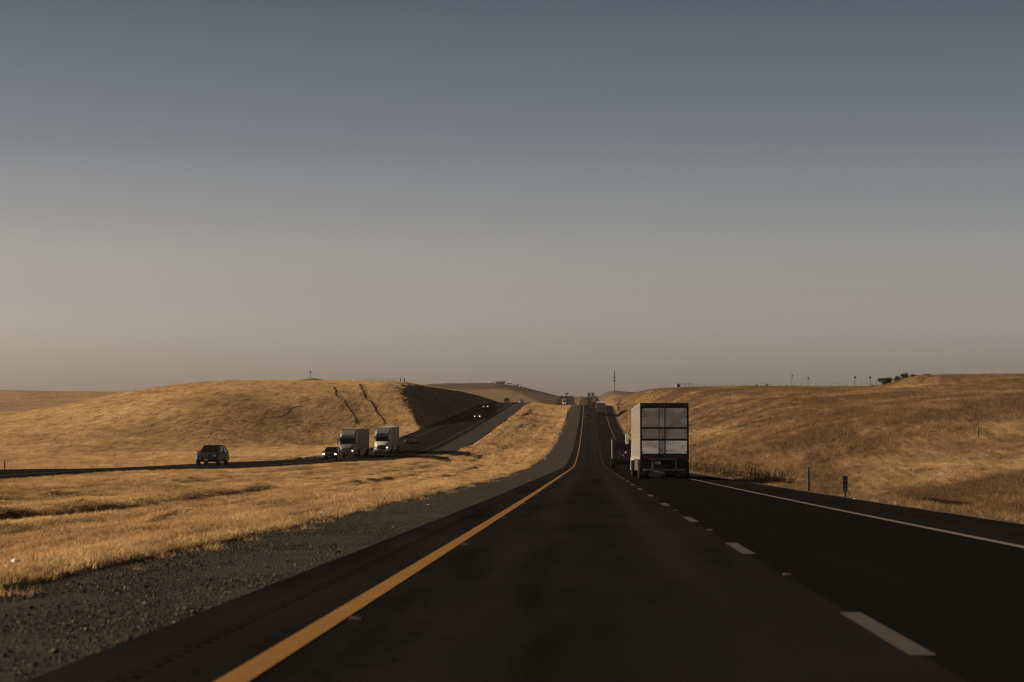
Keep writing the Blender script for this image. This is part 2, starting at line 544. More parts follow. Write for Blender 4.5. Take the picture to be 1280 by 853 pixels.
base_left = hermite([(-1500, 40), (-500, 14), (-150, 2), (0, -1.4), (150, -3.2), (300, -3.6), (450, -2.6), (600, -0.6), (760, 3.5), (900, 7.4), (1020, 6.5),
                     (1250, 14), (1500, 25.5), (1750, 27.5), (2300, 24), (3500, 10), (6500, 0)])
base_mid = hermite([(-1500, 40), (-500, 14), (-150, 2), (0, -1.4), (150, -3.2), (300, -3.6), (450, -2.6), (700, 2.0), (900, 9), (1150, 12.0),
                    (1400, 15), (1650, 25.0), (1950, 40.5), (2150, 43.5), (2600, 38), (3500, 22), (6500, 0)])
base_right = hermite([(-1500, 45), (-600, 20), (-200, 3.5), (0, -1.7), (60, -0.2), (120, 1.5), (200, 3.5), (330, 6.25), (450, 8.55),
                      (650, 12.4), (800, 15.2), (900, 15.9), (1100, 14.0), (1400, 18), (1800, 29), (2200, 37.8), (2450, 40.0), (2800, 36), (3600, 22), (6500, 0)])

def natural_left(X, Y):
    m = sstep(-230, -120, X)
    # the left edge of the nearer rise bends towards the camera
    e = base_left(Y) * (1 - m) + base_mid(Y) * m
    w = sstep(-186, -92, X + 0.08 * (Y - 620))
    st = 325 + 150 * sstep(-92, -40, X)
    up = sstep(st, 690, Y) * 0.62 + sstep(st, 630, Y) * 0.38
    dn = 1 - sstep(830, 1150, Y)
    hill = w * up * dn
    e = e * (1 - hill) + 14.5 * hill
    e = e + np.exp(-(((X + 153) / 60) ** 2 + ((Y - 1290) / 120) ** 2)) * np.maximum(0, 27.2 - e)
    e = e + 2.6 * np.exp(-(((X + 153) / 10) ** 2 + ((Y - 1290) / 40) ** 2))
    e = e + 3.0 * np.exp(-(((X + 500) / 120) ** 2 + ((Y - 1600) / 200) ** 2))
    rough = np.clip((np.abs(Y) - 50) / 500, 0, 1)
    return e + 0.9 * rough * fbm(X / 55, Y / 75, 21, 3) + 0.25 * fbm(X / 9, Y / 14, 25, 3)

def natural_right(X, Y):
    e = base_right(Y)
    e = e - 0.9 * sstep(60, 20, X) * sstep(900, 500, Y) * 0
    e = e + 2.6 * sstep(57, 63.5, X) * np.exp(-((Y - 440) / 50) ** 2) * (1 - sstep(160, 260, X))
    e = e + 6.0 * sstep(120, 500, X) * sstep(0, 500, Y)
    # low hill that carries the mast
    e = e + 2.2 * np.exp(-(((X - 20) / 9.0) ** 2 + ((Y - 2250) / 150) ** 2)) - 1.2 * sstep(24, 60, X) * sstep(1900, 2100, Y)
    near = np.clip(Y / 200, 0.15, 1)
    return e + near * (0.28 * fbm(X / 30, Y / 60, 41, 2) + 0.09 * fbm(X / 4, Y / 9, 45, 3))

def approach(D, s, d, p=3.0):
    """rise D reached from a toe along a bank of slope s"""
    A = np.maximum(np.abs(D), 1e-4)
    u = s * np.maximum(d, 0) / A
    return D * u / (1 + u ** p) ** (1 / p)

def terrain(X, Y):
    X, Y = np.broadcast_arrays(np.asarray(X, float), np.asarray(Y, float))
    P, O = road_z(Y), opp_z(Y)
    gl, orr, oll = grav_l(Y), opp_r(Y), opp_l(Y)
    t = np.clip((X - orr) / np.maximum(gl - orr, 0.5), 0, 1)
    s = t * t * (3 - 2 * t)
    wide = np.clip((gl - orr - 4) / 14, 0, 1)
    med = (O - 0.10) * (1 - s) + P * s
    swale = -0.55 * np.sin(np.pi * np.clip(t, 0, 1)) ** 1.5 * wide
    # mower and wheel ruts run along the median
    wand = X + 0.9 * vnoise(Y / 60, 0.5, 61) + 0.14 * vnoise(Y / 9, 2.5, 62)
    rut = 0.12 * vnoise(wand / 0.95, Y / 80, 63) + 0.06 * vnoise(wand / 0.42, Y / 30, 64)
    rut = rut + 0.34 * sstep(-0.05, 0.4, vnoise(wand / 1.9 + 0.6, Y / 60, 65)) * (0.6 + 0.4 * vnoise(X / 1.5, Y / 5, 66))
    rut = rut - 0.22
    fade = np.clip(t * 4, 0, 1) * np.clip((1 - t) * 7, 0, 1)
    med = med + swale + rut * fade * wide + 0.05 * fbm(X / 1.4, Y / 2.2, 67, 2) * fade
    # dirt bank left along the gravel edge
    med = med + 0.05 * np.exp(-((X - gl + 0.5) / 0.35) ** 2)
    nr = natural_right(X, Y) + EYE
    ditch = 1 - sstep(150, 250, Y)
    base = (P - 0.20) - 1.55 * ditch * sstep(EDGE_R - 1.5, 19, X)
    toe = EDGE_R + 9.5 * ditch
    right = base + approach(nr - base, np.interp(Y, [40, 150, 300, 450, 700], [0.2, 0.22, 0.34, 0.45, 0.65]), X - toe, 3.5)
    right = right + 0.05 * fbm(X / 1.6, Y / 2.4, 71, 2) * np.clip((X - EDGE_R), 0, 1)
    nl = natural_left(X, Y) + EYE
    left = (O - 0.12) + approach(nl - O + 0.12, np.interp(Y, [1000, 1300], [0.72, 0.26]), oll - X, 12.0)
    z = np.where(X > EDGE_R, right, np.where(X < oll, left, med))
    inside = ((X > gl) & (X <= EDGE_R)) | ((X >= oll) & (X < orr))
    under = np.where(X > gl, P, O) - 0.32
    return np.where(inside, under, z)

def tz(x, y):
    return float(terrain(np.array([x]), np.array([y]))[0])

# ------------------------------------------------------------------ ground sheet
def axis(start, stop, step, grow, cap):
    out, v, s = [start], start, step
    while v < stop:
        v += s
        s = min(s * grow, cap)
        out.append(v)
    return np.array(out)

gx = np.concatenate([-axis(48, 3200, 0.5, 1.055, 160)[::-1], np.arange(-47.6, 14, 0.4), axis(14, 3200, 0.45, 1.05, 160)])
gy = np.concatenate([-axis(2, 1500, 1.5, 1.12, 80)[::-1], np.arange(0, 60, 0.7), axis(60, 1000, 0.7, 1.0065, 6), axis(1004, 6500, 7, 1.03, 150)])
GX, GY = np.meshgrid(gx, gy)
GZ = terrain(GX, GY)
nx, ny = len(gx), len(gy)
gme = bpy.data.meshes.new('ground')
verts = np.stack([GX, GY, GZ], -1).reshape(-1, 3)
ii = (np.arange(ny - 1)[:, None] * nx + np.arange(nx - 1)[None, :]).reshape(-1)
quads = np.stack([ii, ii + 1, ii + 1 + nx, ii + nx], 1)
gme.vertices.add(len(verts))
gme.vertices.foreach_set('co', verts.ravel())
gme.loops.add(quads.size)
gme.loops.foreach_set('vertex_index', quads.ravel().astype(np.int32))
gme.polygons.add(len(quads))
gme.polygons.foreach_set('loop_start', (np.arange(len(quads)) * 4).astype(np.int32))
gme.polygons.foreach_set('loop_total', np.full(len(quads), 4, np.int32))
gme.polygons.foreach_set('use_smooth', np.ones(len(quads), bool))
gme.update(calc_edges=True)
# land cover of the distant slopes: dark scrub instead of straw, plus shade painted on the left cut
cov_shade = np.zeros_like(GX)
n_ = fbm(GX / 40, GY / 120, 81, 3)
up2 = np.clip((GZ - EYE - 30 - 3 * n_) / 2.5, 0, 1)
cov_shade = np.maximum(cov_shade, 0.95 * sstep(1500, 1700, GY) * sstep(-10, -16, GX) * up2 * sstep(-230, -200, GX))
cov_shade = np.maximum(cov_shade, 0.68 * sstep(1150, 1350, GY) * sstep(0, -8, GX) * sstep(-230, -200, GX))
cov_shade = np.maximum(cov_shade, 0.85 * np.exp(-(((GX + 153) / 22) ** 2 + ((GY - 1290) / 60) ** 2)))
cov_shade = np.maximum(cov_shade, 0.8 * sstep(1700, 1900, GY) * sstep(4, 9, GX) * np.clip(0.8 + 0.5 * n_, 0, 1))
cov_shade = np.maximum(cov_shade, 0.45 * sstep(850, 1000, GY) * sstep(-120, -170, GX) * np.clip(0.8 + 0.6 * n_, 0, 1))
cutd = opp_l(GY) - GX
cov_shade = np.maximum(cov_shade, 0.6 * sstep(0, 1.5, cutd) * sstep(19, 15, cutd + 3 * n_) * sstep(560, 640, GY) * sstep(1000, 940, GY))  # left cut face painted darker to deepen its shade
at = gme.attributes.new('cover_shade', 'FLOAT', 'POINT')
at.data.foreach_set('value', cov_shade.ravel().astype(np.float32))
ground = bpy.data.objects.new('ground', gme)
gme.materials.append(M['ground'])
COL.objects.link(ground)
tag(ground, 'rolling dry golden grassland on both sides of the highway', kind='structure')

# ------------------------------------------------------------------ carriageways
road_y = np.concatenate([np.arange(-120, 60, 2.0), axis(60, 2700, 2.0, 1.006, 12)])

def ribbon(name, mat, ys, xs, zs, parent=None):
    """sheet through rows of points: xs, zs are arrays (rows, columns)"""
    n, k = xs.shape
    vs = np.stack([xs, np.repeat(ys[:, None], k, 1), zs], -1).reshape(-1, 3)
    i = (np.arange(n - 1)[:, None] * k + np.arange(k - 1)[None, :]).reshape(-1)
    fs = np.stack([i, i + 1, i + 1 + k, i + k], 1)
    me = bpy.data.meshes.new(name)
    me.from_pydata(vs.tolist(), [], fs.tolist())
    me.materials.append(mat)
    o = bpy.data.objects.new(name, me)
    COL.objects.link(o)
    if parent:
        o.parent = parent
    return o

def cols(offs, ys, c=0.0):
    c = np.broadcast_to(np.asarray(c, float), ys.shape)
    return c[:, None] + np.array(offs)[None, :]

def cross(x):
    """cross fall of the near carriageway"""
    return np.where(x > 5.6, -0.035 * (x - 5.6), np.where(x < -2.0, 0.02 * (x + 2.0), 0.0))

offs = [-2.0, -1.0, 0, 1, 1.88, 3, 4.2, 5.62]
X_ = cols(offs, road_y)
road = ribbon('road', M['asphalt'], road_y, X_, road_z(road_y)[:, None] + cross(X_))
tag(road, 'dark asphalt carriageway running straight ahead over the rise', kind='structure')
X_ = cols([-2.92, -2.85, -2.6, -2.0], road_y)
Z_ = road_z(road_y)[:, None] + cross(X_)
Z_[:, 0] -= 0.12
ribbon('inner_shoulder', M['shoulder'], road_y, X_, Z_, road)
X_ = cols([5.62, 6.5, 7.4, 8.0, 8.06], road_y)
X_[:, 3:] += 0.05 * vnoise(road_y / 3.0, 0.3, 91)[:, None]
Z_ = road_z(road_y)[:, None] + cross(X_)
Z_[:, 4] -= 0.12
ribbon('outer_shoulder', M['shoulder'], road_y, X_, Z_, road)
# gravel strip between inner shoulder and grass
gl = grav_l(road_y)
fr = np.array([0, 0.15, 0.4, 0.7, 1.0])
X_ = (gl[:, None] - 0.25) * (1 - fr) + (-2.86) * fr
Z_ = road_z(road_y)[:, None] + np.array([-0.28, -0.03, -0.015, -0.03, -0.04])[None, :] + 0.012 * vnoise(X_ * 3, road_y[:, None] / 1.5, 92)
gravel = ribbon('gravel_verge', M['gravel'], road_y, X_, Z_)
tag(gravel, 'grey gravel strip beside the yellow edge line', kind='structure')
X_ = cols([7.9, 8.3, 8.7, 9.2], road_y)
X_[:, 2:] += 0.12 * vnoise(road_y / 2.2, 5.3, 93)[:, None]
Z_ = road_z(road_y)[:, None] + np.array([-0.16, -0.15, -0.17, -0.24])[None, :] + 0.015 * vnoise(X_ * 2, road_y[:, None] / 1.2, 94)
verge = ribbon('verge', M['dirt'], road_y, X_, Z_)
tag(verge, 'narrow strip of bare dirt along the outer shoulder', kind='structure')

# opposite carriageway
oc = opp_x(road_y)
X_ = cols([-6.75, -6.7, -3.9, -1.5, 0, 1.5, 3.9, 5.0, 5.06], road_y, oc)
Z_ = opp_z(road_y)[:, None] + np.array([-0.14, -0.05, 0, 0.01, 0.02, 0.01, 0, -0.02, -0.14])[None, :]
opp = ribbon('opposite_road', M['asphalt_far'], road_y, X_, Z_)
tag(opp, 'opposite carriageway crossing from the left behind the median', kind='structure')
orr = opp_r(road_y)
X_ = np.stack([oc + 5.0, oc + 5.4, orr - 0.3, orr + 0.2], 1)
X_.sort(axis=1)
Z_ = opp_z(road_y)[:, None] + np.array([-0.05, -0.05, -0.06, -0.3])[None, :]
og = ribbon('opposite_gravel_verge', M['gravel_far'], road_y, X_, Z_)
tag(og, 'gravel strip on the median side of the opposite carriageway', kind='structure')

# painted lines
LIFT = 0.005
def line(name, mat, parent, xc, w, ys, zf, c=0.0):
    X_ = cols([xc - w / 2, xc + w / 2], ys, c)
    return ribbon(name, mat, ys, X_, np.repeat(zf(ys)[:, None], 2, 1) + LIFT, parent)
o = line('edge_line', M['yellow'], road, -1.77, 0.17, road_y, road_z)
o['label'] = 'solid yellow left edge line'
o = line('edge_line', M['white_line'], road, 5.5, 0.15, road_y, road_z)
o['label'] = 'solid white right edge line'
o = line('edge_line', M['white_line'], opp, 3.65, 0.10, road_y, lambda y: opp_z(y), oc)
o = line('edge_line', M['white_line'], opp, -3.65, 0.10, road_y, lambda y: opp_z(y), oc)
for k in range(-2, 64):
    y0 = 13.25 + 14.2 * k
    ys = np.linspace(y0, y0 + 3.7, 3)
    line('lane_dash', M['dash'], road, 1.88, 0.155, ys, road_z)
for k in range(8, 62):
    y0 = 4 + 14.6 * k
    ys = np.linspace(y0, y0 + 3.7, 3)
    line('lane_dash', M['dash'], opp, 0.0, 0.10, ys, lambda y: opp_z(y) + 0.02, opp_x(ys))

# raised ceramic markers
mk = MB().box(-0.045, 0.045, -0.045, 0.045, 0, 0.018, 0.016, 0.02, 0.02).mesh('reflective_marker')
mk.materials.append(M['marker'])
def marker(x, y):
    o = bpy.data.objects.new('reflective_marker', mk)
    COL.objects.link(o)
    o.parent = road
    o.location = (x, y, float(road_z(y)) + 0.002)
for k in range(0, 24):
    marker(-1.62, 1.9 + 14.2 * k)
    marker(1.90, 8.3 + 14.2 * k)

# rumble bars milled in the inner shoulder
mb = MB()
for k in range(520):
    y = 6 + 0.32 * k
    z = float(road_z(y))
    mb.box(-2.55, -2.17, y, y + 0.17, z - 0.03, z + 0.0012, 0.15, 0.05, 0.05)
o = mb.build('rumble_strip', M['shoulder'], road)
o['kind'] = 'stuff'

# ------------------------------------------------------------------ vehicles
def place(root, x, y, zf, heading=0.0, lift=0.0):
    """heading 0 drives away from the camera (+y), 180 towards it"""
    d = -math.sin(R(heading)), math.cos(R(heading))
    s = (float(zf(y + 2)) - float(zf(y - 2))) / 4 * (1 if d[1] > 0 else -1)
    root.location = (x, y, float(zf(y)) + lift)
    root.rotation_euler = (math.atan(s), 0, R(heading))

TYRE = [(-0.13, 0.30), (-0.14, 0.42), (-0.125, 0.485), (-0.09, 0.505), (0.09, 0.505), (0.125, 0.485), (0.14, 0.42), (0.13, 0.30)]
RIM = [(0.02, 0.02), (0.06, 0.10), (0.05, 0.16), (0.07, 0.29), (0.125, 0.31)]

def truck_wheel(root, x, y, dual=True, side=1):
    mb = MB()
    if dual:
        mb.wheel(x - side * 0.17, y, 0.505, TYRE)
        mb.wheel(x + side * 0.17, y, 0.505, TYRE)
    else:
        mb.wheel(x, y, 0.505, TYRE)
    w = mb.build('wheel', M['tyre'], root, smooth=True)
    xo = x + side * (0.17 if dual else 0)
    prof = [(side * (a - (0.05 if dual else 0)), r) for a, r in RIM]
    MB().wheel(xo, y, 0.505, prof, 18).build('rim', M['rim'], w, smooth=True)
    return w

def trailer(root, yf, length, box_mat, fancy=False, z0=1.12, z1=4.06, ribs=True):
    """box trailer behind yf (local forward is +y)"""
    yr = yf - length
    body = MB().box(-1.28, 1.28, yr + 0.06, yf, z0, z1).build('trailer_box', box_mat, root, 0.02)
    fr = MB()
    for s in (-1, 1):
        fr.box(s * 1.285 - 0.03, s * 1.285 + 0.03, yr + 0.1, yf, z0 - 0.06, z0 + 0.13)
        fr.box(s * 1.275 - 0.03, s * 1.275 + 0.03, yr + 0.1, yf + 0.005, z1 - 0.09, z1 + 0.012)
    fr.build('side_rail', M['galv'], body)
    if ribs:
        me = None
        for s in (-1, 1):
            k = 0
            y = yr + 0.45
            while y < yf - 0.2:
                if me is None:
                    o = MB().box(-0.014, 0.014, -0.03, 0.03, z0 + 0.13, z1 - 0.09).build('side_post', box_mat, body)
                    me = o.data
                else:
                    o = bpy.data.objects.new('side_post', me)
                    COL.objects.link(o)
                    o.parent = body
                o.location = (s * 1.288, y, 0)
                y += 0.61
    # rear frame, doors and gear
    f = MB()
    f.box(-1.30, -1.215, yr, yr + 0.1, z0 - 0.1, z1 + 0.015)
    f.box(1.215, 1.30, yr, yr + 0.1, z0 - 0.1, z1 + 0.015)
    f.box(-1.215, 1.215, yr + 0.002, yr + 0.1, z1 - 0.21, z1 + 0.012)
    f.box(-1.215, 1.215, yr + 0.002, yr + 0.1, z0 - 0.12, z0 + 0.2)
    frame = f.build('rear_frame', M['frame'], root, 0.012)
    for s in (-1, 1):
        for k, x in enumerate((1.02, 0.86, 0.70)):
            MB().box(s * x - 0.05, s * x + 0.05, yr - 0.018, yr + 0.01, z0 + 0.0, z0 + 0.1).build('tail_light', M['tail'], frame, 0.01)
        MB().box(s * 1.12 - 0.05, s * 1.12 + 0.05, yr - 0.012, yr + 0.01, z1 - 0.14, z1 - 0.09).build('clearance_light', M['amber'], frame)
    for k in (-1, 0, 1):
        MB().box(k * 0.2 - 0.04, k * 0.2 + 0.04, yr - 0.012, yr + 0.01, z1 - 0.14, z1 - 0.09).build('clearance_light', M['amber'], frame)
    if fancy:
        door = MB().box(-1.212, 1.212, yr + 0.03, yr + 0.07, z0 + 0.2, z1 - 0.21).build('rear_door', M['black'], root)
        xs = [(-1.20, -0.31, 0), (-0.27, 0.005, 0), (0.06, 1.20, 0)]
        zs = [(2.78, 3.80), (2.16, 2.69), (1.36, 2.06)]
        for bi, (za, zb) in enumerate(zs):
            for (xa, xb, _) in xs:
                mat = M['mirror'] if (bi == 2 and xb - xa > 0.5) else M['quilt']
                MB().box(xa, xb, yr + 0.012, yr + 0.03, za, zb).build('steel_panel', mat, door, 0.006)
        for x in (-0.29, 0.033):
            MB().tube([(x, yr - 0.012, z0 + 0.12), (x, yr - 0.012, z1 - 0.16)], 0.02, 8).build('lock_rod', M['dark_metal'], door)
            MB().box(x - 0.02, x + 0.16, yr - 0.05, yr - 0.03, 1.50, 1.54).build('lock_handle', M['galv'], door)
        for s in (-1, 1):
            for z in (1.45, 2.1, 2.74, 3.35, 3.8):
                MB().box(s * 1.19 - 0.07, s * 1.19 + 0.07, yr - 0.014, yr + 0.012, z - 0.035, z + 0.035).build('hinge', M['frame'], door, 0.006)
    else:
        for s in (-1, 1):
            d = MB().box(min(s * 0.012, s * 1.21), max(s * 0.012, s * 1.21), yr + 0.02, yr + 0.06, z0 + 0.2, z1 - 0.21).build('rear_door', box_mat, root, 0.01)
            for x in (0.35, 0.85):
                MB().tube([(s * x, yr + 0.0, z0 + 0.2), (s * x, yr + 0.0, z1 - 0.2)], 0.018, 6).build('lock_rod', M['galv'], d)
    # chassis, bogie, guard
    MB().box(-0.5, -0.38, yr + 0.2, yf - 0.6, z0 - 0.32, z0 - 0.05).box(0.38, 0.5, yr + 0.2, yf - 0.6, z0 - 0.32, z0 - 0.05) \
        .box(-0.9, 0.9, yr + 0.7, yr + 3.4, 0.55, 0.82).build('trailer_chassis', M['frame'], root)
    g = MB().box(-1.12, 1.12, yr + 0.05, yr + 0.15, 0.44, 0.55)
    for s in (-1, 1):
        g.box(s * 0.62 - 0.05, s * 0.62 + 0.05, yr + 0.06, yr + 0.14, 0.55, z0 - 0.1)
    guard = g.build('underride_guard', M['galv'] if fancy else M['frame'], root, 0.01)
    for s in (-1, 1):
        MB().box(s * 1.0 - 0.28, s * 1.0 + 0.28, yr + 0.34, yr + 0.35, 0.16, 0.98).build('mud_flap', M['flap'], root)
        for y in (yr + 1.0, yr + 2.25):
            truck_wheel(root, s * 1.04, y, True, s)
        MB().box(s * 0.62 - 0.06, s * 0.62 + 0.06, yf - 2.9, yf - 2.75, 0.3, z0 - 0.05).box(s * 0.62 - 0.13, s * 0.62 + 0.13, yf - 2.95, yf - 2.7, 0.26, 0.3) \
            .build('landing_leg', M['frame'], root)
        MB().box(s * 1.2 - 0.012, s * 1.2 + 0.012, yr + 4.0, yf - 3.3, 0.42, z0 - 0.06).build('side_skirt', M['frame'] if fancy else box_mat, root)
    if fancy:
        MB().box(-0.85, 0.62, yr - 0.012, yr + 0.001, z0 - 0.09, z0 + 0.005).build('reflector_panel', M['flap_white'], frame)
        MB().box(-0.85, -0.12, yr + 0.02, yr + 0.03, 0.14, 0.36).build('hanging_panel', M['flap_white'], guard)
    MB().box(-0.5, -0.2, yr - 0.006, yr + 0.002, z0 - 0.02 - 0.3, z0 - 0.16).build('licence_plate', M['plate'], root)
    return body

def tractor(root, cab_mat, fair_mat, sleeper=True, lit=True, high=True, day=False, mirrors=True):
    """truck tractor, front bumper at y = 0, forward +y"""
    yb = -5.0 if sleeper else -3.75
    ztop = 3.95 if high else 3.0
    MB().box(-0.46, -0.34, -7.3, -0.5, 0.72, 1.02).box(0.34, 0.46, -7.3, -0.5, 0.72, 1.02).box(-0.34, 0.34, -7.0, -6.8, 0.74, 1.0) \
        .box(-0.34, 0.34, -3.2, -3.0, 0.74, 1.0).build('chassis', M['frame'], root)
    # hood: rings along y
    rings = []
    for y, w, wt, zb, zt in [(-0.12, 0.78, 0.62, 0.72, 1.38), (-0.35, 0.92, 0.76, 0.66, 1.52), (-0.8, 1.02, 0.86, 0.95, 1.66),
                             (-1.4, 1.06, 0.95, 1.12, 1.78), (-2.05, 1.12, 1.05, 0.9, 1.92)]:
        zm = zb + (zt - zb) * 0.66
        rings.append([(-w, y, zb), (w, y, zb), (w * 1.0, y, zm), (wt, y, zt - 0.06), (wt * 0.75, y, zt), (-wt * 0.75, y, zt), (-wt, y, zt - 0.06), (-w, y, zm)])
    hood = MB().loft(rings).build('hood', cab_mat, root, 0.02, smooth=True)
    gr = MB().box(-0.60, 0.60, -0.13, -0.06, 0.74, 1.36, 0.10).build('grille', M['black'], root, 0.03)
    for k in range(5):
        z = 0.84 + 0.105 * k
        MB().box(-0.56 + 0.012 * k, 0.56 - 0.012 * k, -0.062, -0.045, z, z + 0.022).build('slat', M['chrome'], gr)
    MB().box(-0.09, 0.09, -0.05, -0.035, 1.37, 1.45).build('badge', M['chrome'], hood)
    bump = MB().box(-1.2, 1.2, -0.5, 0.0, 0.36, 0.72, 0.03, 0.0, 0.05).build('bumper', cab_mat, root, 0.06)
    MB().box(-0.55, 0.55, -0.03, 0.008, 0.43, 0.60).build('air_intake', M['black'], bump)
    MB().box(-0.17, 0.17, 0.0, 0.014, 0.62, 0.70).build('licence_plate', M['plate'], bump)
    for s in (-1, 1):
        # fenders wrap the steer wheels
        arc = []
        for r in (0.56, 0.66):
            pts = [(-1.3 + r * math.cos(a), 0.52 + r * math.sin(a)) for a in np.linspace(R(-5), R(185), 11)]
            arc.append(pts)
        prof = arc[0] + arc[1][::-1]
        x0, x1 = sorted((s * 0.84, s * 1.2))
        MB().prism(prof, x0, x1).build('fender', cab_mat, root, 0.015)
        hl = MB().loft([[(s * 0.70, -0.20, 0.84), (s * 1.06, -0.36, 0.88), (s * 1.08, -0.48, 1.16), (s * 0.74, -0.30, 1.10)],
                        [(s * 0.72, -0.08, 0.86), (s * 1.10, -0.26, 0.90), (s * 1.13, -0.40, 1.14), (s * 0.76, -0.18, 1.08)]]).build('headlight', M['head_off'], root, 0.015)
        MB().wheel(0, 0, 0, [(0, 0.001), (0, 0.075), (0.03, 0.075), (0.03, 0.001)], 12)
        if lit and s == -1 or lit == 2:
            rr = [[(s * 0.90 + 0.085 * math.cos(a), -0.14 + q, 0.99 + 0.085 * math.sin(a)) for a in np.linspace(0, 2 * math.pi, 13)[:-1]] for q in (-0.1, 0.03)]
            MB().loft(rr).build('lamp', M['head'], hl)
        truck_wheel(root, s * 1.04, -1.3, False, s)
        for y in (-5.55, -6.85):
            truck_wheel(root, s * 1.0, y, True, s)
        MB().box(s * 1.0 - 0.27, s * 1.0 + 0.27, -7.62, -7.6, 0.18, 0.95).build('mud_flap', M['flap'], root)
        tank = MB().tube([(s * 0.93, -2.75, 0.68), (s * 0.93, -4.7, 0.68)], 0.30, 14).build('fuel_tank', M['dark_metal'] if day else M['chrome'], root, smooth=True)
        MB().box(s * 0.93 - 0.2, s * 0.93 + 0.25, -2.72, -2.0, 0.42, 0.5).box(s * 0.93 - 0.2, s * 0.93 + 0.25, -2.72, -2.0, 0.74, 0.8).build('step', M['frame'], root)
        if mirrors:
            mm = MB().box(s * 1.46 - 0.09, s * 1.46 + 0.09, -2.36, -2.24, 1.98, 2.60).build('mirror', cab_mat, root, 0.03)
            for za, zb in ((2.58, 2.56), (2.0, 2.02)):
                MB().tube([(s * 1.18, -2.3, za), (s * 1.48, -2.3, zb)], 0.02, 6).build('mirror_arm', M['black'], mm)
    # cab and roof fairing
    cabp = [(-2.02, 0.95), (-2.02, 1.88), (-2.52, 2.78), (-2.75, 2.95), (yb, 2.95), (yb, 0.95)]
    cab = MB().prism(cabp, -1.18, 1.18).build('cab', cab_mat, root, 0.07, seg=3)
    if high:
        fp = [[(x, y, z) for x, z in [(-w, 2.93), (w, 2.93), (w, zt - 0.25), (w - 0.16, zt), (-w + 0.16, zt), (-w, zt - 0.25)]]
              for y, w, zt in [(-2.56, 1.05, 3.21), (-2.85, 1.13, 3.45), (-3.3, 1.17, 3.75), (-3.9, 1.185, 3.93), (yb + 0.02, 1.185, ztop)]]
        fair = MB().loft(fp).build('roof_fairing', fair_mat, root, 0.04, smooth=True)
        for k in (-2, -1, 0, 1, 2):
            MB().box(k * 0.36 - 0.05, k * 0.36 + 0.05, -2.58, -2.49, 3.0, 3.05).build('clearance_light', M['amber'], fair)
    # windscreen follows the rake of the cab front
    ws = MB().loft([[(-1.02, -1.995, 1.97), (1.02, -1.995, 1.97), (0.96, -2.44, 2.72), (-0.96, -2.44, 2.72)],
                    [(-1.02, -2.06, 1.94), (1.02, -2.06, 1.94), (0.96, -2.5, 2.70), (-0.96, -2.5, 2.70)]]).build('windscreen', M['glass'], cab, 0.01)
    MB().loft([[(-1.06, -2.36, 2.80), (1.06, -2.36, 2.80), (1.06, -2.62, 2.97), (-1.06, -2.62, 2.97)],
               [(-1.06, -2.30, 2.76), (1.06, -2.30, 2.76), (1.06, -2.66, 2.99), (-1.06, -2.66, 2.99)]]).build('sun_visor', M['black'] if not day else cab_mat, cab)
    for s in (-1, 1):
        dr = MB().box(s * 1.19 - 0.012, s * 1.19 + 0.012, -3.35, -2.2, 1.05, 2.8).build('door', cab_mat, cab)
        MB().loft([[(s * 1.205, -3.25, 1.98), (s * 1.205, -2.36, 1.98), (s * 1.205, -2.62, 2.66), (s * 1.205, -3.25, 2.66)],
                   [(s * 1.195, -3.25, 1.98), (s * 1.195, -2.36, 1.98), (s * 1.195, -2.62, 2.66), (s * 1.195, -3.25, 2.66)]]).build('window', M['glass'], dr)
    MB().box(-0.5, 0.5, -6.75, -5.6, 1.02, 1.12).build('fifth_wheel', M['frame'], root, 0.02)
    if day:
        MB().box(-0.82, 0.82, yb - 0.02, yb + 0.01, 1.95, 2.65).build('rear_window', M['glass'], cab, 0.01)
        for s in (-1, 1):
            MB().tube([(s * 1.05, yb - 0.18, 1.0), (s * 1.05, yb - 0.18, 3.15)], 0.075, 10).build('exhaust_stack', M['dark_metal'], root, smooth=True)
            MB().box(s * 0.85 - 0.07, s * 0.85 + 0.07, -7.64, -7.6, 0.98, 1.1).build('tail_light', M['tail'], root)
        hose = []
        for k in range(60):
            a = k / 60 * 10 * math.pi
            hose.append((-0.45 + k / 60 * 0.95, yb - 0.35 + 0.09 * math.cos(a), 1.55 + 0.25 * math.cos(k / 60 * math.pi * 2) + 0.11 * math.sin(a)))
        MB().tube(hose, 0.02, 5).build('air_hose', M['chrome'], root)
        MB().box(-1.1, 1.1, -7.6, -7.45, 0.78, 1.0).build('rear_beam', M['frame'], root)

def semi(name, label, group, cab, fair, box, fancy=False, lit=True, length=16.0):
    t = thing(name, label, 'truck', group)
    tractor(t, cab, fair, True, lit)
    trailer(t, -5.6, length, box, fancy)
    return t

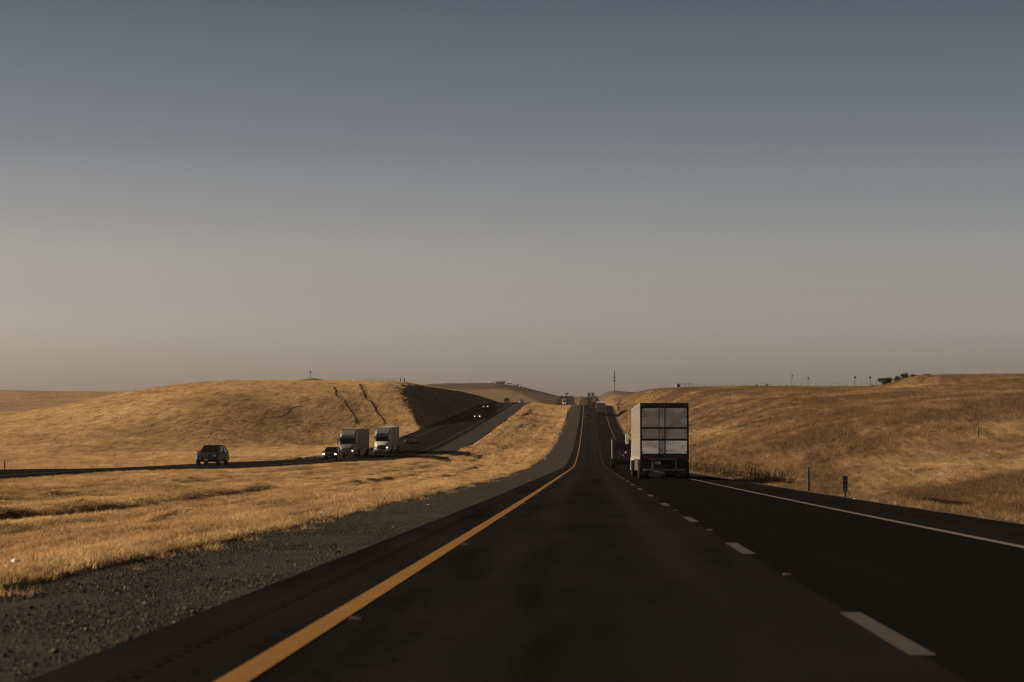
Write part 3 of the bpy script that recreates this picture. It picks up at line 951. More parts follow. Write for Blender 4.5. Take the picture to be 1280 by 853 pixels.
def car(name, label, group, mat, style='sedan', lit=True):
    """front bumper at y = 0, forward +y"""
    t = thing(name, label, 'car', group)
    if style == 'suv':
        L, W, H, belt, hoodz, clr = 4.85, 0.99, 1.70, 1.06, 1.02, 0.28
        g0, g1, g2, g3 = -1.45, -2.3, -4.0, -4.7
    elif style == 'pickup':
        L, W, H, belt, hoodz, clr = 5.6, 1.0, 1.88, 1.22, 1.15, 0.36
        g0, g1, g2, g3 = -1.55, -2.1, -3.55, -3.75
    else:
        L, W, H, belt, hoodz, clr = 4.6, 0.90, 1.44, 0.94, 0.86, 0.22
        g0, g1, g2, g3 = -1.25, -2.0, -3.35, -4.05
    zr = belt if style != 'sedan' else belt + 0.02
    st = [(0.0, 0.80, clr + 0.12, hoodz - 0.34), (-0.10, 0.92, clr + 0.03, hoodz - 0.17), (-0.32, 0.98, clr, hoodz - 0.07), (-0.8, 1.0, clr, hoodz),
          (g0, 1.0, clr, belt), (-2.4, 1.0, clr, belt + 0.01), (g2, 1.0, clr, zr), (-L + 0.3, 0.98, clr, zr), (-L + 0.08, 0.94, clr + 0.05, zr - 0.05), (-L, 0.86, clr + 0.15, zr - 0.22)]
    rings = []
    for y, k, zb, zt in st:
        w = W * k
        zm = zb + (zt - zb) * 0.55
        rings.append([(-w * 0.93, y, zb), (w * 0.93, y, zb), (w, y, zb + 0.12), (w, y, zm), (w * 0.965, y, zt - 0.07), (w * 0.87, y, zt), (-w * 0.87, y, zt),
                      (-w * 0.965, y, zt - 0.07), (-w, y, zm), (-w, y, zb + 0.12)])
    body = MB().loft(rings).build('body', mat, t, 0.02, smooth=True)
    # glasshouse, then roof skin and pillars over it
    wr = W * 0.69
    gh = []
    for y, w, zt in [(g0, W * 0.86, belt), (g1, wr, H - 0.05), ((g1 + g2) / 2, wr + 0.01, H - 0.03), (g2, wr, H - 0.06), (g3, W * 0.84, zr)]:
        gh.append((y, w, zt))
    base = W * 0.88
    rg = [[(-base, y, belt - 0.03), (base, y, belt - 0.03), (w if zt > belt + .1 else base, y, zt), (-w if zt > belt + .1 else -base, y, zt)] for y, w, zt in gh]
    glass = MB().loft(rg).build('glasshouse', M['glass'], t, 0.02)
    roof = MB()
    rr = []
    for y, w, zt in [(g1 + 0.06, wr * 0.97, H - 0.045), (g1 - 0.12, wr * 1.0, H - 0.005), ((g1 + g2) / 2, wr * 1.02, H + 0.0), (g2 + 0.1, wr, H - 0.02), (g2 - 0.04, wr * 0.97, H - 0.06)]:
        rr.append([(-w, y, zt - 0.045), (w, y, zt - 0.045), (w * 0.9, y, zt + 0.01), (-w * 0.9, y, zt + 0.01)])
    roof.loft(rr).build('roof', mat, t, 0.02, smooth=True)
    for s in (-1, 1):
        p = MB()
        for (ya, yb2, zt) in ((g0, g1, H - 0.05), (g3, g2, H - 0.06)):
            p.tube([(s * W * 0.885, ya, belt - 0.02), (s * (wr + 0.01), yb2, zt)], 0.035, 6)
        ym = (g1 + g2) / 2
        p.tube([(s * W * 0.895, ym, belt - 0.02), (s * (wr + 0.015), ym, H - 0.04)], 0.035, 6)
        p.build('pillar', mat, t)
        MB().box(min(s * W * 0.97, s * (W + 0.17)), max(s * W * 0.97, s * (W + 0.17)), g0 - 0.32, g0 - 0.2, belt - 0.02, belt + 0.14).build('mirror', M['black'], t, 0.03)
        for y in (-0.88, -L + 0.95):
            r = 0.36 if style != 'sedan' else 0.32
            tp = [(a * 0.8, q / 0.505 * r) for a, q in TYRE]
            w = MB().wheel(s * (W - 0.12), y, r, tp, 20).build('wheel', M['tyre'], t, smooth=True)
            MB().wheel(s * (W - 0.12), y, r, [(s * a, q * r / 0.505 * 1.05) for a, q in RIM], 16).build('rim', M['rim'], w, smooth=True)
            # dark wheel house
            MB().wheel(s * (W - 0.13), y, r, [(-0.10, r * 1.16), (0.12, r * 1.16), (0.12, r * 0.9), (-0.10, r * 0.9)], 20).build('wheel_arch', M['black'], t)
        hz = hoodz - 0.24
        hl = MB().box(s * W * 0.74 - 0.12, s * W * 0.74 + 0.12, -0.22, -0.02 if s else 0, hz - 0.06, hz + 0.08, 0.02).build('headlight', M['head'] if lit else M['head_off'], t, 0.02)
        hl.location = (0, 0.02, 0)
        MB().box(s * W * 0.72 - 0.17, s * W * 0.72 + 0.15, -L - 0.015, -L + 0.15, zr - 0.42, zr - 0.22).build('tail_light', M['tail'], t, 0.02)
    MB().box(-W * 0.5, W * 0.5, -0.1, 0.012, clr + 0.22, hoodz - 0.36).build('grille', M['black'], t, 0.02)
    MB().box(-0.16, 0.16, -0.02, 0.022, clr + 0.13, clr + 0.22).build('licence_plate', M['plate'], t)
    MB().box(-0.16, 0.16, -L - 0.02, -L + 0.05, zr - 0.36, zr - 0.25).build('licence_plate', M['plate'], t)
    return t

# near trailer in the right lane (root at the tractor's front bumper, 21.6 m ahead of the trailer's rear)
LEN = 15.6
t = semi('semi_truck', 'big box trailer with polished quilted steel rear doors, nearest in the right lane', None,
         M['white_cab'], M['white_cab'], M['white_box'], fancy=True, lit=False, length=LEN)
yaw = 0.7
rear = Vector((4.04, 125.0))
tot = 5.6 + LEN
place(t, rear.x - tot * math.sin(R(yaw)), rear.y + tot * math.cos(R(yaw)), road_z, yaw)
# sit the long vehicle on the chord of the road under it
za, zb = float(road_z(126.5)), float(road_z(rear.y + tot - 1.3))
t.rotation_euler.x = math.atan((zb - za) / (tot - 2.8))
t.location.z = za + (tot - 1.5) * (zb - za) / (tot - 2.8)

# dark tractor ahead of it
t = thing('tractor_unit', 'dark blue tractor unit without trailer, half hidden ahead of the big steel trailer', 'truck')
tractor(t, M['blue_cab'], M['blue_cab'], sleeper=False, lit=False, high=False, day=True)
place(t, 3.55, 250, road_z, 0.0)

# far box truck and car climbing the rise
t = thing('semi_truck', 'grey box trailer climbing the rise near the crest in the right lane', 'truck')
tractor(t, M['white_cab'], M['white_cab'], True, 0)
trailer(t, -5.6, 15.6, M['grey_box'])
far_semi = t
place(t, 3.75, 735, road_z, 0.0)
t = car('car', 'dark car climbing the rise in the left lane before the crest', None, M['grey_car'], 'suv', lit=False)
far_car = t
place(t, 0.0, 695, road_z)

# oncoming side
def on_opp(t, y, off, extra=0.0):
    dx = (float(opp_x(y + 6)) - float(opp_x(y - 6))) / 12
    ang = 180 - math.degrees(math.atan(dx)) + extra
    place(t, float(opp_x(y)) + off, y, opp_z, ang, 0.012)
    return t
OG = 'oncoming traffic on the opposite carriageway'
t = on_opp(car('car', 'black sport utility vehicle alone on the left, headlights off', OG, M['black_car'], 'suv', lit=False), 226, -1.75, -2.5)
t.scale = (1.16, 1.16, 1.16)
t = on_opp(car('car', 'black car with bright headlights overlapping the front of a semi truck', OG, M['black_car'], 'suv', lit=True), 290, 2.0)
s1 = semi('semi_truck', 'silver oncoming semi truck behind the black car with bright headlights', OG, M['silver_cab'], M['silver_cab'], M['grey_box'], lit=True)
on_opp(s1, 332, -2.0, 2.6)
s2 = semi('semi_truck', 'white oncoming semi truck with pale trailer, following the silver one', OG, M['white_cab'], M['silver_cab'], M['white_box'], lit=True)
on_opp(s2, 362, -0.95, 2.6)
t = on_opp(car('car', 'dark car without headlights behind the two oncoming semi trucks', OG, M['grey_car'], 'sedan', lit=False), 418, -1.6)
lead = car('car', 'dark oncoming car with headlights on, just leaving the hill shadow', OG, M['grey_car'], 'sedan', lit=True)
on_opp(lead, 612, 1.5)
c2 = copy_tree(lead)
c2['label'] = 'oncoming car with headlights on, deep in the shadow of the cut bank'
on_opp(c2, 742, -1.6)
c3 = copy_tree(far_car)
c3['group'] = OG
c3['label'] = 'dark vehicle just coming over the crest of the opposite carriageway'
on_opp(c3, 905, -1.0)
c4 = car('car', 'pale car on the crest of the opposite carriageway beside the median', OG, M['silver_car'], 'suv', lit=False)
on_opp(c4, 985, 1.8)
c5 = copy_tree(s2)
c5['label'] = 'distant white semi truck on the far slope of the opposite carriageway'
on_opp(c5, 1560, -0.5)
# far slope beyond the crest, same direction
c6 = copy_tree(s2)
c6['label'] = 'distant white semi truck beyond the crest in the right lane'
place(c6, 3.6, 1640, road_z)
c7 = copy_tree(far_semi)
c7['label'] = 'distant dark trailer at the very top of the far slope'
place(c7, 0.2, 2250, road_z)
c8 = copy_tree(far_car)
c8['label'] = 'distant dark car beyond the crest in the left lane'
place(c8, 0.1, 1700, road_z)
c9 = copy_tree(far_semi)
c9['label'] = 'distant trailer in the right lane at the top of the far slope'
place(c9, 3.7, 2310, road_z)
c10 = copy_tree(s1)
c10['label'] = 'distant oncoming truck on the skyline of the far slope'
on_opp(c10, 2290, -1.0)

# ------------------------------------------------------------------ roadside furniture
def at_ground(x, y, dz=0.0):
    return (x, y, tz(x, y) + dz)

t = thing('delineator_post', 'slim grey delineator post beside the right shoulder, left of the marker paddle', 'post')
t.location = (8.95, 95.5, tz(8.95, 95.5) - 0.05)
MB().box(-0.05, 0.05, -0.012, 0.012, 0, 1.12).build('post', M['galv'], t, 0.006)
MB().box(0.02, 0.10, -0.022, -0.013, 0.92, 1.04).build('reflector', M['plate'], t, 0.005)
t = thing('marker_paddle', 'short post with a dark upright marker panel beside the right shoulder', 'sign')
t.location = (8.9, 81.5, tz(8.9, 81.5) - 0.05)
MB().box(-0.03, 0.03, -0.012, 0.02, 0, 0.86).build('post', M['dark_metal'], t, 0.005)
pn = MB().box(-0.085, 0.085, -0.02, -0.013, 0.36, 0.90).build('panel', M['panel_blue'], t, 0.003)
for z, w in ((0.80, 0.10), (0.66, 0.12), (0.52, 0.10)):
    MB().box(-w / 2, w / 2, -0.0225, -0.0205, z - 0.03, z + 0.03).build('print', M['panel_mark'], pn)
for x, y, h, lab in ((10.0, 200, 1.1, 'short grey post at the edge of the dark roadside brush'),
                     (31.5, 190, 0.9, 'thin pale post standing alone in the right hillside grass'),
                     (10.6, 150, 1.0, 'pale stub post close behind the big trailer on the right')):
    t = thing('delineator_post', lab, 'post')
    t.location = at_ground(x, y, -0.05)
    MB().box(-0.05, 0.05, -0.02, 0.02, 0, h).build('post', M['galv'], t, 0.006)
    MB().box(-0.04, 0.04, -0.03, -0.021, h - 0.16, h - 0.06).build('reflector', M['plate'], t)
yy = 172.0
xx = float(opp_l(yy)) - 0.4
t = thing('delineator_post', 'thin dark post beyond the opposite carriageway at the far left', 'post')
t.location = at_ground(xx, yy, -0.05)
MB().box(-0.045, 0.045, -0.02, 0.02, 0, 1.15).build('post', M['dark_metal'], t, 0.006)
MB().box(-0.04, 0.04, -0.03, -0.021, 1.0, 1.1).build('reflector', M['plate'], t)

# litter on the verges
def litter(x, y, z, s, lab, seed):
    r = random.Random(seed)
    mb = MB()
    rings = []
    for k in range(4):
        q = s * (0.5, 1.0, 0.9, 0.35)[k]
        rings.append([(q * math.cos(a) * r.uniform(.7, 1.3), q * 0.7 * math.sin(a) * r.uniform(.7, 1.3), s * 0.32 * k) for a in np.linspace(0, 2 * math.pi, 8)[:-1]])
    o = mb.loft(rings).build('litter', M['litter'])
    tag(o, lab, 'litter', 'scraps of litter')
    o.location = (x, y, z - 0.01)
litter(-5.25, 46, float(road_z(46)) + 0.0, 0.10, 'white crumpled litter on the gravel edge below the grass', 1)
litter(-5.75, 23.3, tz(-5.75, 23.3) + 0.05, 0.05, 'small white scrap in the grass at the far left foreground', 2)
litter(-4.0, 58, float(road_z(58)) - 0.03, 0.04, 'tiny white scrap in the middle of the gravel strip', 3)
litter(-6.1, 330, float(road_z(330)) - 0.02, 0.16, 'white scrap far up the gravel beside the climbing road', 4)
litter(8.15, 72, float(road_z(72)) - 0.12, 0.05, 'small white scrap on dirt edge near the marker paddle', 5)

# ------------------------------------------------------------------ brush, bushes, trees
def leaf_cloud(mb, c, r, n, size, r_):
    for _ in range(n):
        d = Vector((r_.gauss(0, 1), r_.gauss(0, 1), r_.gauss(0, 1)))
        d.normalize()
        q = r_.uniform(0.55, 1.05)
        p = Vector(c) + Vector((d.x * r[0], d.y * r[1], d.z * r[2])) * q
        u = Vector((r_.gauss(0, 1), r_.gauss(0, 1), r_.gauss(0, 1))).normalized()
        v = u.orthogonal().normalized()
        w = u.cross(v)
        s = size * r_.uniform(0.6, 1.4)
        mb.add([p + v * s, p + w * s * 0.6, p - v * s, p - w * s * 0.6], [(0, 1, 2, 3)])

def tree(name, lab, cat, x, y, h, w, seed, mat, group, n=900, trunk=0.3, sink=0.2, leaf=None, low=0.42):
    r_ = random.Random(seed)
    t = thing(name, lab, cat, group)
    t.location = at_ground(x, y, -sink)
    tr = MB()
    top = h * (0.45 if trunk > 0.1 else 0.2)
    tr.tube([(0, 0, 0), (0.05 * w, 0, top * 0.5), (0, 0.03 * w, top)], 0.05 * w + 0.02, 7, 0.025 * w)
    for k in range(5):
        a = k * 1.26 + r_.random()
        tr.tube([(0, 0, top * 0.6), (w * 0.2 * math.cos(a), w * 0.2 * math.sin(a), h * 0.55), (w * 0.34 * math.cos(a), w * 0.34 * math.sin(a), h * 0.75)], 0.02 * w + .01, 5, 0.006 * w)
    tr.build('trunk', M['wood'], t)
    cr = MB()
    for k in range(9):
        a = r_.uniform(0, 6.28)
        q = r_.uniform(0, 0.34) * w
        zz = h * r_.uniform(low, 0.80)
        rr = w * r_.uniform(0.16, 0.27)
        leaf_cloud(cr, (q * math.cos(a), q * math.sin(a), zz), (rr, rr, rr * 0.75 * h / w if h < w else rr * 0.8), n // 9, leaf or 0.05 * w, r_)
    cr.build('crown', mat, t)
    return t

def crest(x, y0, y1):
    """distance at which the land under picture column x stands highest against the sky"""
    ys = np.linspace(y0, y1, 160)
    z = terrain((x - 736) / 2915 * ys, ys)
    return float(ys[np.argmax((z - EYE) / ys)])

def pix(x, Y):
    """ground position under picture column x at distance Y"""
    return (x - 736) / 2915 * Y

TG = 'dark trees on the right skyline'
for x, ph, pw, lab in ((1104, 9.0, 17, 'rounded dark tree on the right skyline, left of the other two clumps'),
                       (1120, 6.5, 12, 'low dark tree on the right skyline at the foot of the mound'),
                       (1130, 8.0, 11, 'taller dark tree leaning on the left end of the mound'),
                       (1141, 6.0, 11, 'low dark tree between the mound end and the rightmost treetop'),
                       (1156, 5.5, 12, 'dark treetop just showing above the mound on the right')):
    Y = crest(x, 330, 800) + (6 if x < 1136 else 14)
    q = Y / 2915
    tree('tree', lab, 'tree', pix(x, Y), Y, ph * q * 1.25, pw * q * 1.2, int(x), M['leaf_dark'], TG, 1100, sink=0.2 * ph * q, low=0.22)
BG = 'small dark bushes on the right skyline'
for x, Y, w, lab in ((933, 470, 0.9, 'tiny dark bush on the right skyline, leftmost of three'),
                     (945, 475, 1.1, 'tiny dark bush on the right skyline, middle of three'),
                     (958, 478, 1.5, 'small dark bush on the right skyline, rightmost of three'),
                     (1089, 520, 1.0, 'small dark bush just left of the rounded skyline tree')):
    Y = crest(x, 330, 800) + 1
    w *= Y / 475 * 0.75
    tree('bush', lab, 'bush', pix(x, Y), Y, w * 0.9, w, int(x) + 3, M['leaf_dark'], BG, 300, trunk=0.05, sink=0.22 * w, low=0.15)

# roadside brush with dead stalks
def brush(x, y, w, h, seed, lab):
    r_ = random.Random(seed)
    t = thing('roadside_brush', lab, 'shrub', 'brush beside the right shoulder')
    t.location = at_ground(x, y, -0.05)
    mb = MB()
    for k in range(10):
        a, q = r_.uniform(0, 6.28), w * 0.4 * math.sqrt(r_.random())
        rr = w * r_.uniform(0.12, 0.24)
        leaf_cloud(mb, (q * math.cos(a), q * math.sin(a), h * r_.uniform(0.18, 0.45)), (rr, rr, h * 0.28), 130, 0.05, r_)
    mb.build('foliage', M['leaf_olive'], t)
    st = MB()
    for k in range(64):
        a, q = r_.uniform(0, 6.28), w * 0.55 * math.sqrt(r_.random())
        bx_, by_ = q * math.cos(a), q * math.sin(a)
        hh = h * r_.uniform(0.6, 1.15)
        st.tube([(bx_, by_, 0), (bx_ + r_.gauss(0, .05), by_ + r_.gauss(0, .05), hh * .6), (bx_ + r_.gauss(0, .12), by_ + r_.gauss(0, .12), hh)], 0.012, 4, 0.02)
    st.build('stalks', M['stalk'], t)['kind'] = 'stuff'
BL = [(10.3, 226, 2.6, 1.3, 'brown brush farthest back, level with the trailer flank'),
      (10.3, 204, 2.8, 1.5, 'tall brown brush with upright dead stalks beside the trailer'),
      (10.4, 186, 2.8, 1.6, 'dense brown brush with dead stalks, third from the far end'),
      (10.4, 168, 2.8, 1.5, 'olive brown brush in the middle of the roadside thicket'),
      (10.6, 153, 2.6, 1.4, 'olive brush just behind the trailer shadow'),
      (10.5, 140, 2.4, 1.1, 'low olive brush inside the trailer shadow'),
      (10.4, 130, 2.0, 0.8, 'lowest straggling brush at the near end of the thicket')]
for k, (x, y, w, h, lab) in enumerate(BL):
    brush(x, y, w, h * 0.72, 50 + k, lab)

# gullies on the left hill: worn channels lined with dark scrub
def ray_ground(x, y, y0=120, y1=1400):
    """where the line of sight through picture point (x, y) meets the land"""
    ys = np.linspace(y0, y1, 2600)
    X = (x - 736) / 2915 * ys
    hit = terrain(X, ys) - EYE >= (540 - y) / 2915 * ys
    k = int(np.argmax(hit)) if hit.any() else len(ys) - 1
    return float(X[k]), float(ys[k])

def gully(name, lab, pts, w, seed, scrub=True, mat='gully'):
    lift = 0.08 if scrub else 0.035
    r_ = random.Random(seed)
    G_ = [ray_ground(*p) for p in pts]
    P_ = []
    for (xa, Ya), (xb, Yb) in zip(G_[:-1], G_[1:]):
        n = max(2, int(math.hypot(xb - xa, Yb - Ya) / 1.5))
        for k in range(n):
            q = k / n
            P_.append((xa + (xb - xa) * q + r_.gauss(0, 0.05) + 0.55 * float(vnoise((Ya + (Yb - Ya) * q) / 7.0, seed * 3.3, 7)), Ya + (Yb - Ya) * q))
    P_ = np.array(P_)
    ww = w * (0.7 + 0.5 * np.array([r_.random() for _ in P_]))
    dx, dy = np.gradient(P_[:, 0]), np.gradient(P_[:, 1])
    nn = np.stack([dy, -dx], 1) / np.maximum(np.hypot(dx, dy), 1e-6)[:, None]
    vs = []
    for f, dz in ((-1, -0.05), (-.3, lift), (.3, lift), (1, -0.05)):
        q = P_ + nn * (ww * f)[:, None]
        vs.append(np.stack([q[:, 0], q[:, 1], terrain(q[:, 0], q[:, 1]) + dz], 1))
    vs = np.stack(vs, 1)
    n = len(P_)
    i = (np.arange(n - 1)[:, None] * 4 + np.arange(3)[None, :]).reshape(-1)
    me = bpy.data.meshes.new(name)
    me.from_pydata(vs.reshape(-1, 3).tolist(), [], np.stack([i, i + 1, i + 5, i + 4], 1).tolist())
    me.materials.append(M[mat])
    o = bpy.data.objects.new(name, me)
    COL.objects.link(o)
    tag(o, lab, kind='structure')
    if not scrub:
        return
    mb = MB()
    for (X, Y), q in zip(P_, ww):
        for _ in range(2):
            x2, y2 = X + r_.gauss(0, q * 0.4), Y + r_.uniform(-.7, .7)
            rr = r_.uniform(0.1, 0.3)
            leaf_cloud(mb, (x2, y2, tz(x2, y2) + rr * 0.5), (rr, rr, rr), 12, 0.11, r_)
    s = mb.build('gully_scrub', M['gully'], o)
    s['kind'] = 'stuff'
gully('gully', 'dark winding gully down the left hill behind the silver truck',
      [(417.5, 485), (420, 492), (423, 498), (429, 501), (433, 509), (436, 514), (440, 519), (443, 525), (444, 531)], 0.17, 3)
gully('gully', 'dark winding gully down the left hill above the white truck',
      [(448, 481), (452, 486), (455, 491.5), (459.5, 500.5), (467.5, 510), (469.5, 518), (474, 521), (478, 524), (483, 531)], 0.19, 4)
ring = [(336 + 23 * math.cos(a), 513 + 9.5 * math.sin(a)) for a in np.linspace(-2.2, 2.6, 16)]
gully('track', 'faint curved vehicle track worn into the left hill', ring, 0.30, 5, False, 'track')
gully('track', 'faint straight vehicle track running right across the left hill', [(340, 526), (362, 531), (386, 533)], 0.26, 6, False, 'track')
gully('track', 'short faint track high on the left hill', [(353, 513), (364, 511), (374, 507), (381, 499)], 0.24, 7, False, 'track')

# ------------------------------------------------------------------ things on the skyline
# right: thin poles with tilted heads
PG = 'thin poles on the right skyline'
for k, (x, Y, h, tilt, lab) in enumerate(((989, 505, 2.3, 10, 'leftmost thin skyline pole with a tiny head'),
                                          (1009, 470, 1.7, 0, 'skyline pole with a small upright dark box'),
                                          (1067, 470, 2.0, 40, 'skyline pole with a dark head tilted to the right'),
                                          (1086, 490, 2.0, -35, 'rightmost skyline pole with a dark tilted head'))):
    Y = crest(x, 330, 800) + 2
    h *= Y / 490
    k_ = Y / 490
    t = thing('pole', lab, 'pole', PG)
    t.location = at_ground(pix(x, Y), Y, -0.1)
    MB().tube([(0, 0, 0), (0, 0, h)], 0.05 * k_, 6).build('shaft', M['dark_metal'], t)
    o = MB().box(-0.16 if k in (2, 3) else -0.09, 0.16 if k in (2, 3) else 0.09, -0.06, 0.06, -0.1, 0.18 if k != 1 else 0.28).build('head', M['dark_metal'], t, 0.02)
    o.location = (0.05, 0, h)
    o.scale = (1.35 * k_, 1.35 * k_, 1.35 * k_)
    o.rotation_euler = (0, R(tilt), 0)
# post and wire fence along the top of the right hillside
t = thing('wire_fence', 'faint post and wire fence along the top of the right hillside', 'fence')
Yf = 455
pts = []
for k in range(28):
    x = 880 + k * 9.3
    Yf = crest(x, 330, 800) - 2
    X = pix(x, Yf)
    z = tz(X, Yf)
    pts.append((X, Yf, z + 1.05))
    MB().box(X - 0.035, X + 0.035, Yf - 0.035, Yf + 0.035, z - 0.2, z + 1.15 + 0.25 * (k % 4 == 0)).build('post', M['wood'], t)
MB().tube(pts, 0.012, 4).build('wire', M['dark_metal'], t)
# pipe corral with a tank
Yc = crest(862, 500, 850) - 2
t = thing('pipe_corral', 'pale pipe rail frame on the skyline above the big trailer', 'fence')
X0 = pix(851, Yc)
z = tz(X0 + 3, Yc)
t.location = (X0, Yc, z - 0.1)
for k in range(6):
    MB().box(k * 1.25 - 0.05, k * 1.25 + 0.05, -0.05, 0.05, 0, 1.5 if k < 4 else 1.0).build('post', M['galv'], t)
for zz in (0.9, 1.45):
    MB().tube([(0, 0, zz), (3.75, 0, zz)], 0.045, 6).build('rail', M['galv'], t)
MB().tube([(3.75, 0, 0.95), (6.3, 0, 0.95)], 0.045, 6).build('rail', M['galv'], t)
t2 = thing('water_tank', 'rounded grey tank at the left end of the pipe rail frame', 'tank')
t2.location = (X0 - 1.2, Yc, z - 0.15)
rings = [[(r * math.cos(a), r * math.sin(a), zz) for a in np.linspace(0, 2 * math.pi, 15)[:-1]] for r, zz in ((0.85, 0), (0.9, 0.2), (0.9, 1.0), (0.75, 1.3), (0.4, 1.5), (0.1, 1.55))]
MB().loft(rings).build('tank_body', M['galv'], t2, smooth=True)
MB().tube([(0.9, 0, 0.2), (1.3, 0, 0.1)], 0.06, 6).build('pipe', M['galv'], t2)

# mast on the far hill
t = thing('radio_mast', 'tall thin mast with cross arms on the small hill beyond the road', 'mast')
Ym = 2250
t.location = at_ground(pix(768, Ym), Ym, -0.3)
H_ = 19.0
for k in range(3):
    a = k * 2.094
    MB().tube([(0.45 * math.cos(a), 0.45 * math.sin(a), 0), (0.22 * math.cos(a), 0.22 * math.sin(a), H_)], 0.2, 5).build('leg', M['dark_metal'], t)
br = MB()
for k in range(18):
    z0, z1 = k * H_ / 18, (k + 1) * H_ / 18
    for j in range(3):
        a, b = j * 2.094, (j + 1) * 2.094
        r0 = 0.45 - 0.23 * z0 / H_
        br.tube([(r0 * math.cos(a), r0 * math.sin(a), z0), (r0 * math.cos(b), r0 * math.sin(b), z1)], 0.045, 4)
br.build('lattice', M['dark_metal'], t)
for z, w in ((17.6, 0.9), (15.2, 1.5), (12.8, 1.7), (10.1, 1.7)):
    a = MB().box(-w, w, -0.16, 0.16, z - 0.2, z + 0.2).build('cross_arm', M['dark_metal'], t)
    for s in (-0.8, 0, 0.8):
        MB().box(s * w - 0.14, s * w + 0.14, -0.3, -0.12, z - 0.45, z + 0.45).build('antenna', M['dark_metal'], a)
MB().box(-0.85, 0.85, -0.6, 0.6, 9.6, 10.6).build('equipment_drum', M['dark_metal'], t, 0.2)
MB().tube([(0, 0, H_), (0, 0, H_ + 1.6)], 0.06, 5).build('spike', M['dark_metal'], t)

# ranch building and trees on the dark far hill
t = thing('ranch_building', 'long low building on top of the dark far hill', 'building')
Yb = 2120
X0 = pix(619.5, Yb)
zb_ = min(tz(X0, Yb), tz(X0 + 9, Yb)) - 0.6
t.location = (X0, Yb, zb_)
MB().box(0, 8.4, 0, 6, 0, 2.9).build('wall', M['wall_far'], t)
MB().prism([(-0.5, 2.9), (3.0, 3.9), (6.5, 2.9)], -0.4, 8.8).build('roof', M['roof_far'], t)
for k in range(3):
    MB().box(1.2 + 2.4 * k, 2.4 + 2.4 * k, -0.06, 0.02, 0.9, 2.0).build('window', M['glass'], t)
FG = 'trees along the top of the dark far hill'
for k, (x, w, h) in enumerate(((616, 2.2, 2.0), (634.5, 2.6, 2.0), (638.5, 3.4, 2.6), (643, 2.6, 1.9), (647, 4.0, 2.8), (652, 2.6, 2.0), (656.5, 2.2, 2.2))):
    words = ['left of the ranch building', 'first right of the ranch building', 'second right of the ranch building', 'third right of the ranch building',
             'widest in the row right of the ranch building', 'sixth in the row from the ranch building', 'at the right end of the row']
    tree('tree', 'small dark tree on the far hill, ' + words[k], 'tree', pix(x, 2110), 2110, h, w, 200 + k, M['leaf_dark'], FG, 360, leaf=0.2)
# trees at the head of the far road
HG = 'dark trees at the head of the far road'
for k, (x, w, h, s) in enumerate(((702, 5, 2.0, 'left of the oncoming lanes'), (708, 7, 2.3, 'above the oncoming lanes'), (714, 5, 2.2, 'where the oncoming lanes vanish'),
                               (727, 4, 2.0, 'left of the lanes ahead'), (745, 5, 2.4, 'right of the lanes ahead'))):
    tree('tree', 'low dark tree on the far skyline ' + s, 'tree', pix(x, 2460), 2460, h, w, 300 + k, M['leaf_dark'], HG, 300, leaf=0.25)
# pole and mast on the left knoll
t = thing('windmill', 'tiny wind pump on the dark knoll above the left hill', 'windmill')
t.location = at_ground(pix(387, 1290), 1290, -0.2)
for k in range(4):
    a = k * math.pi / 2 + .78
    MB().tube([(0.7 * math.cos(a), 0.7 * math.sin(a), 0), (0.1 * math.cos(a), 0.1 * math.sin(a), 3.6)], 0.07, 4).build('leg', M['dark_metal'], t)
hub = MB().tube([(0, -0.3, 3.7), (0, 0.5, 3.7)], 0.1, 6).build('hub', M['dark_metal'], t)
for k in range(8):
    a = k * math.pi / 4
    c_, s_ = math.cos(a), math.sin(a)
    MB().add([(0.1 * c_, -0.3, 3.7 + 0.1 * s_), (0.7 * c_ - .14 * s_, -0.28, 3.7 + 0.7 * s_ + .14 * c_), (0.7 * c_ + .14 * s_, -0.34, 3.7 + 0.7 * s_ - .14 * c_)], [(0, 1, 2)]).build('blade', M['dark_metal'], hub)
for k, (x, lab) in enumerate(((500, 'left of two tiny dark posts on the crest of the left hill'), (505, 'right of two tiny dark posts on the crest of the left hill'))):
    t = thing('post', lab, 'post', 'tiny posts on the left hill')
    t.location = at_ground(pix(x, 690), 690, -0.2)
    MB().box(-0.14, 0.14, -0.14, 0.14, 0, 1.5).build('shaft', M['wood'], t, 0.03)
    MB().box(-0.2, 0.2, -0.2, 0.2, 1.5, 1.62).build('cap', M['dark_metal'], t)
t = thing('wire_fence', 'faint wire fence on the crest of the left hill', 'fence')
pts = []
for k in range(14):
    X = pix(447 + 3.6 * k, 685)
    z = tz(X, 685)
    pts.append((X, 685, z + 1.2))
    MB().box(X - 0.04, X + 0.04, 684.96, 685.04, z - 0.2, z + 1.35).build('post', M['wood'], t)
MB().tube(pts, 0.014, 4).build('wire', M['dark_metal'], t)

# guard rail on the right beyond the brush
t = thing('guard_rail', 'curved galvanised guard rail at the crest on the right of the road', 'guard rail')
rp = []
for k in range(26):
    Y = 760 + 3.8 * k
    X = 9.3 + 2.6 * (k / 25) ** 2
    z = tz(X, Y)
    rp.append((X, Y, z))
    if k % 2 == 0:
        MB().box(X + 0.03, X + 0.15, Y - 0.06, Y + 0.06, z - 0.2, z + 0.72).build('post', M['wood'], t)
rg = [[(x - 0.02, y, z + 0.42), (x - 0.06, y, z + 0.50), (x - 0.02, y, z + 0.58), (x - 0.06, y, z + 0.66), (x - 0.02, y, z + 0.74), (x + 0.01, y, z + 0.74), (x + 0.01, y, z + 0.42)] for x, y, z in rp]
MB().loft(rg).build('rail', M['galv'], t)

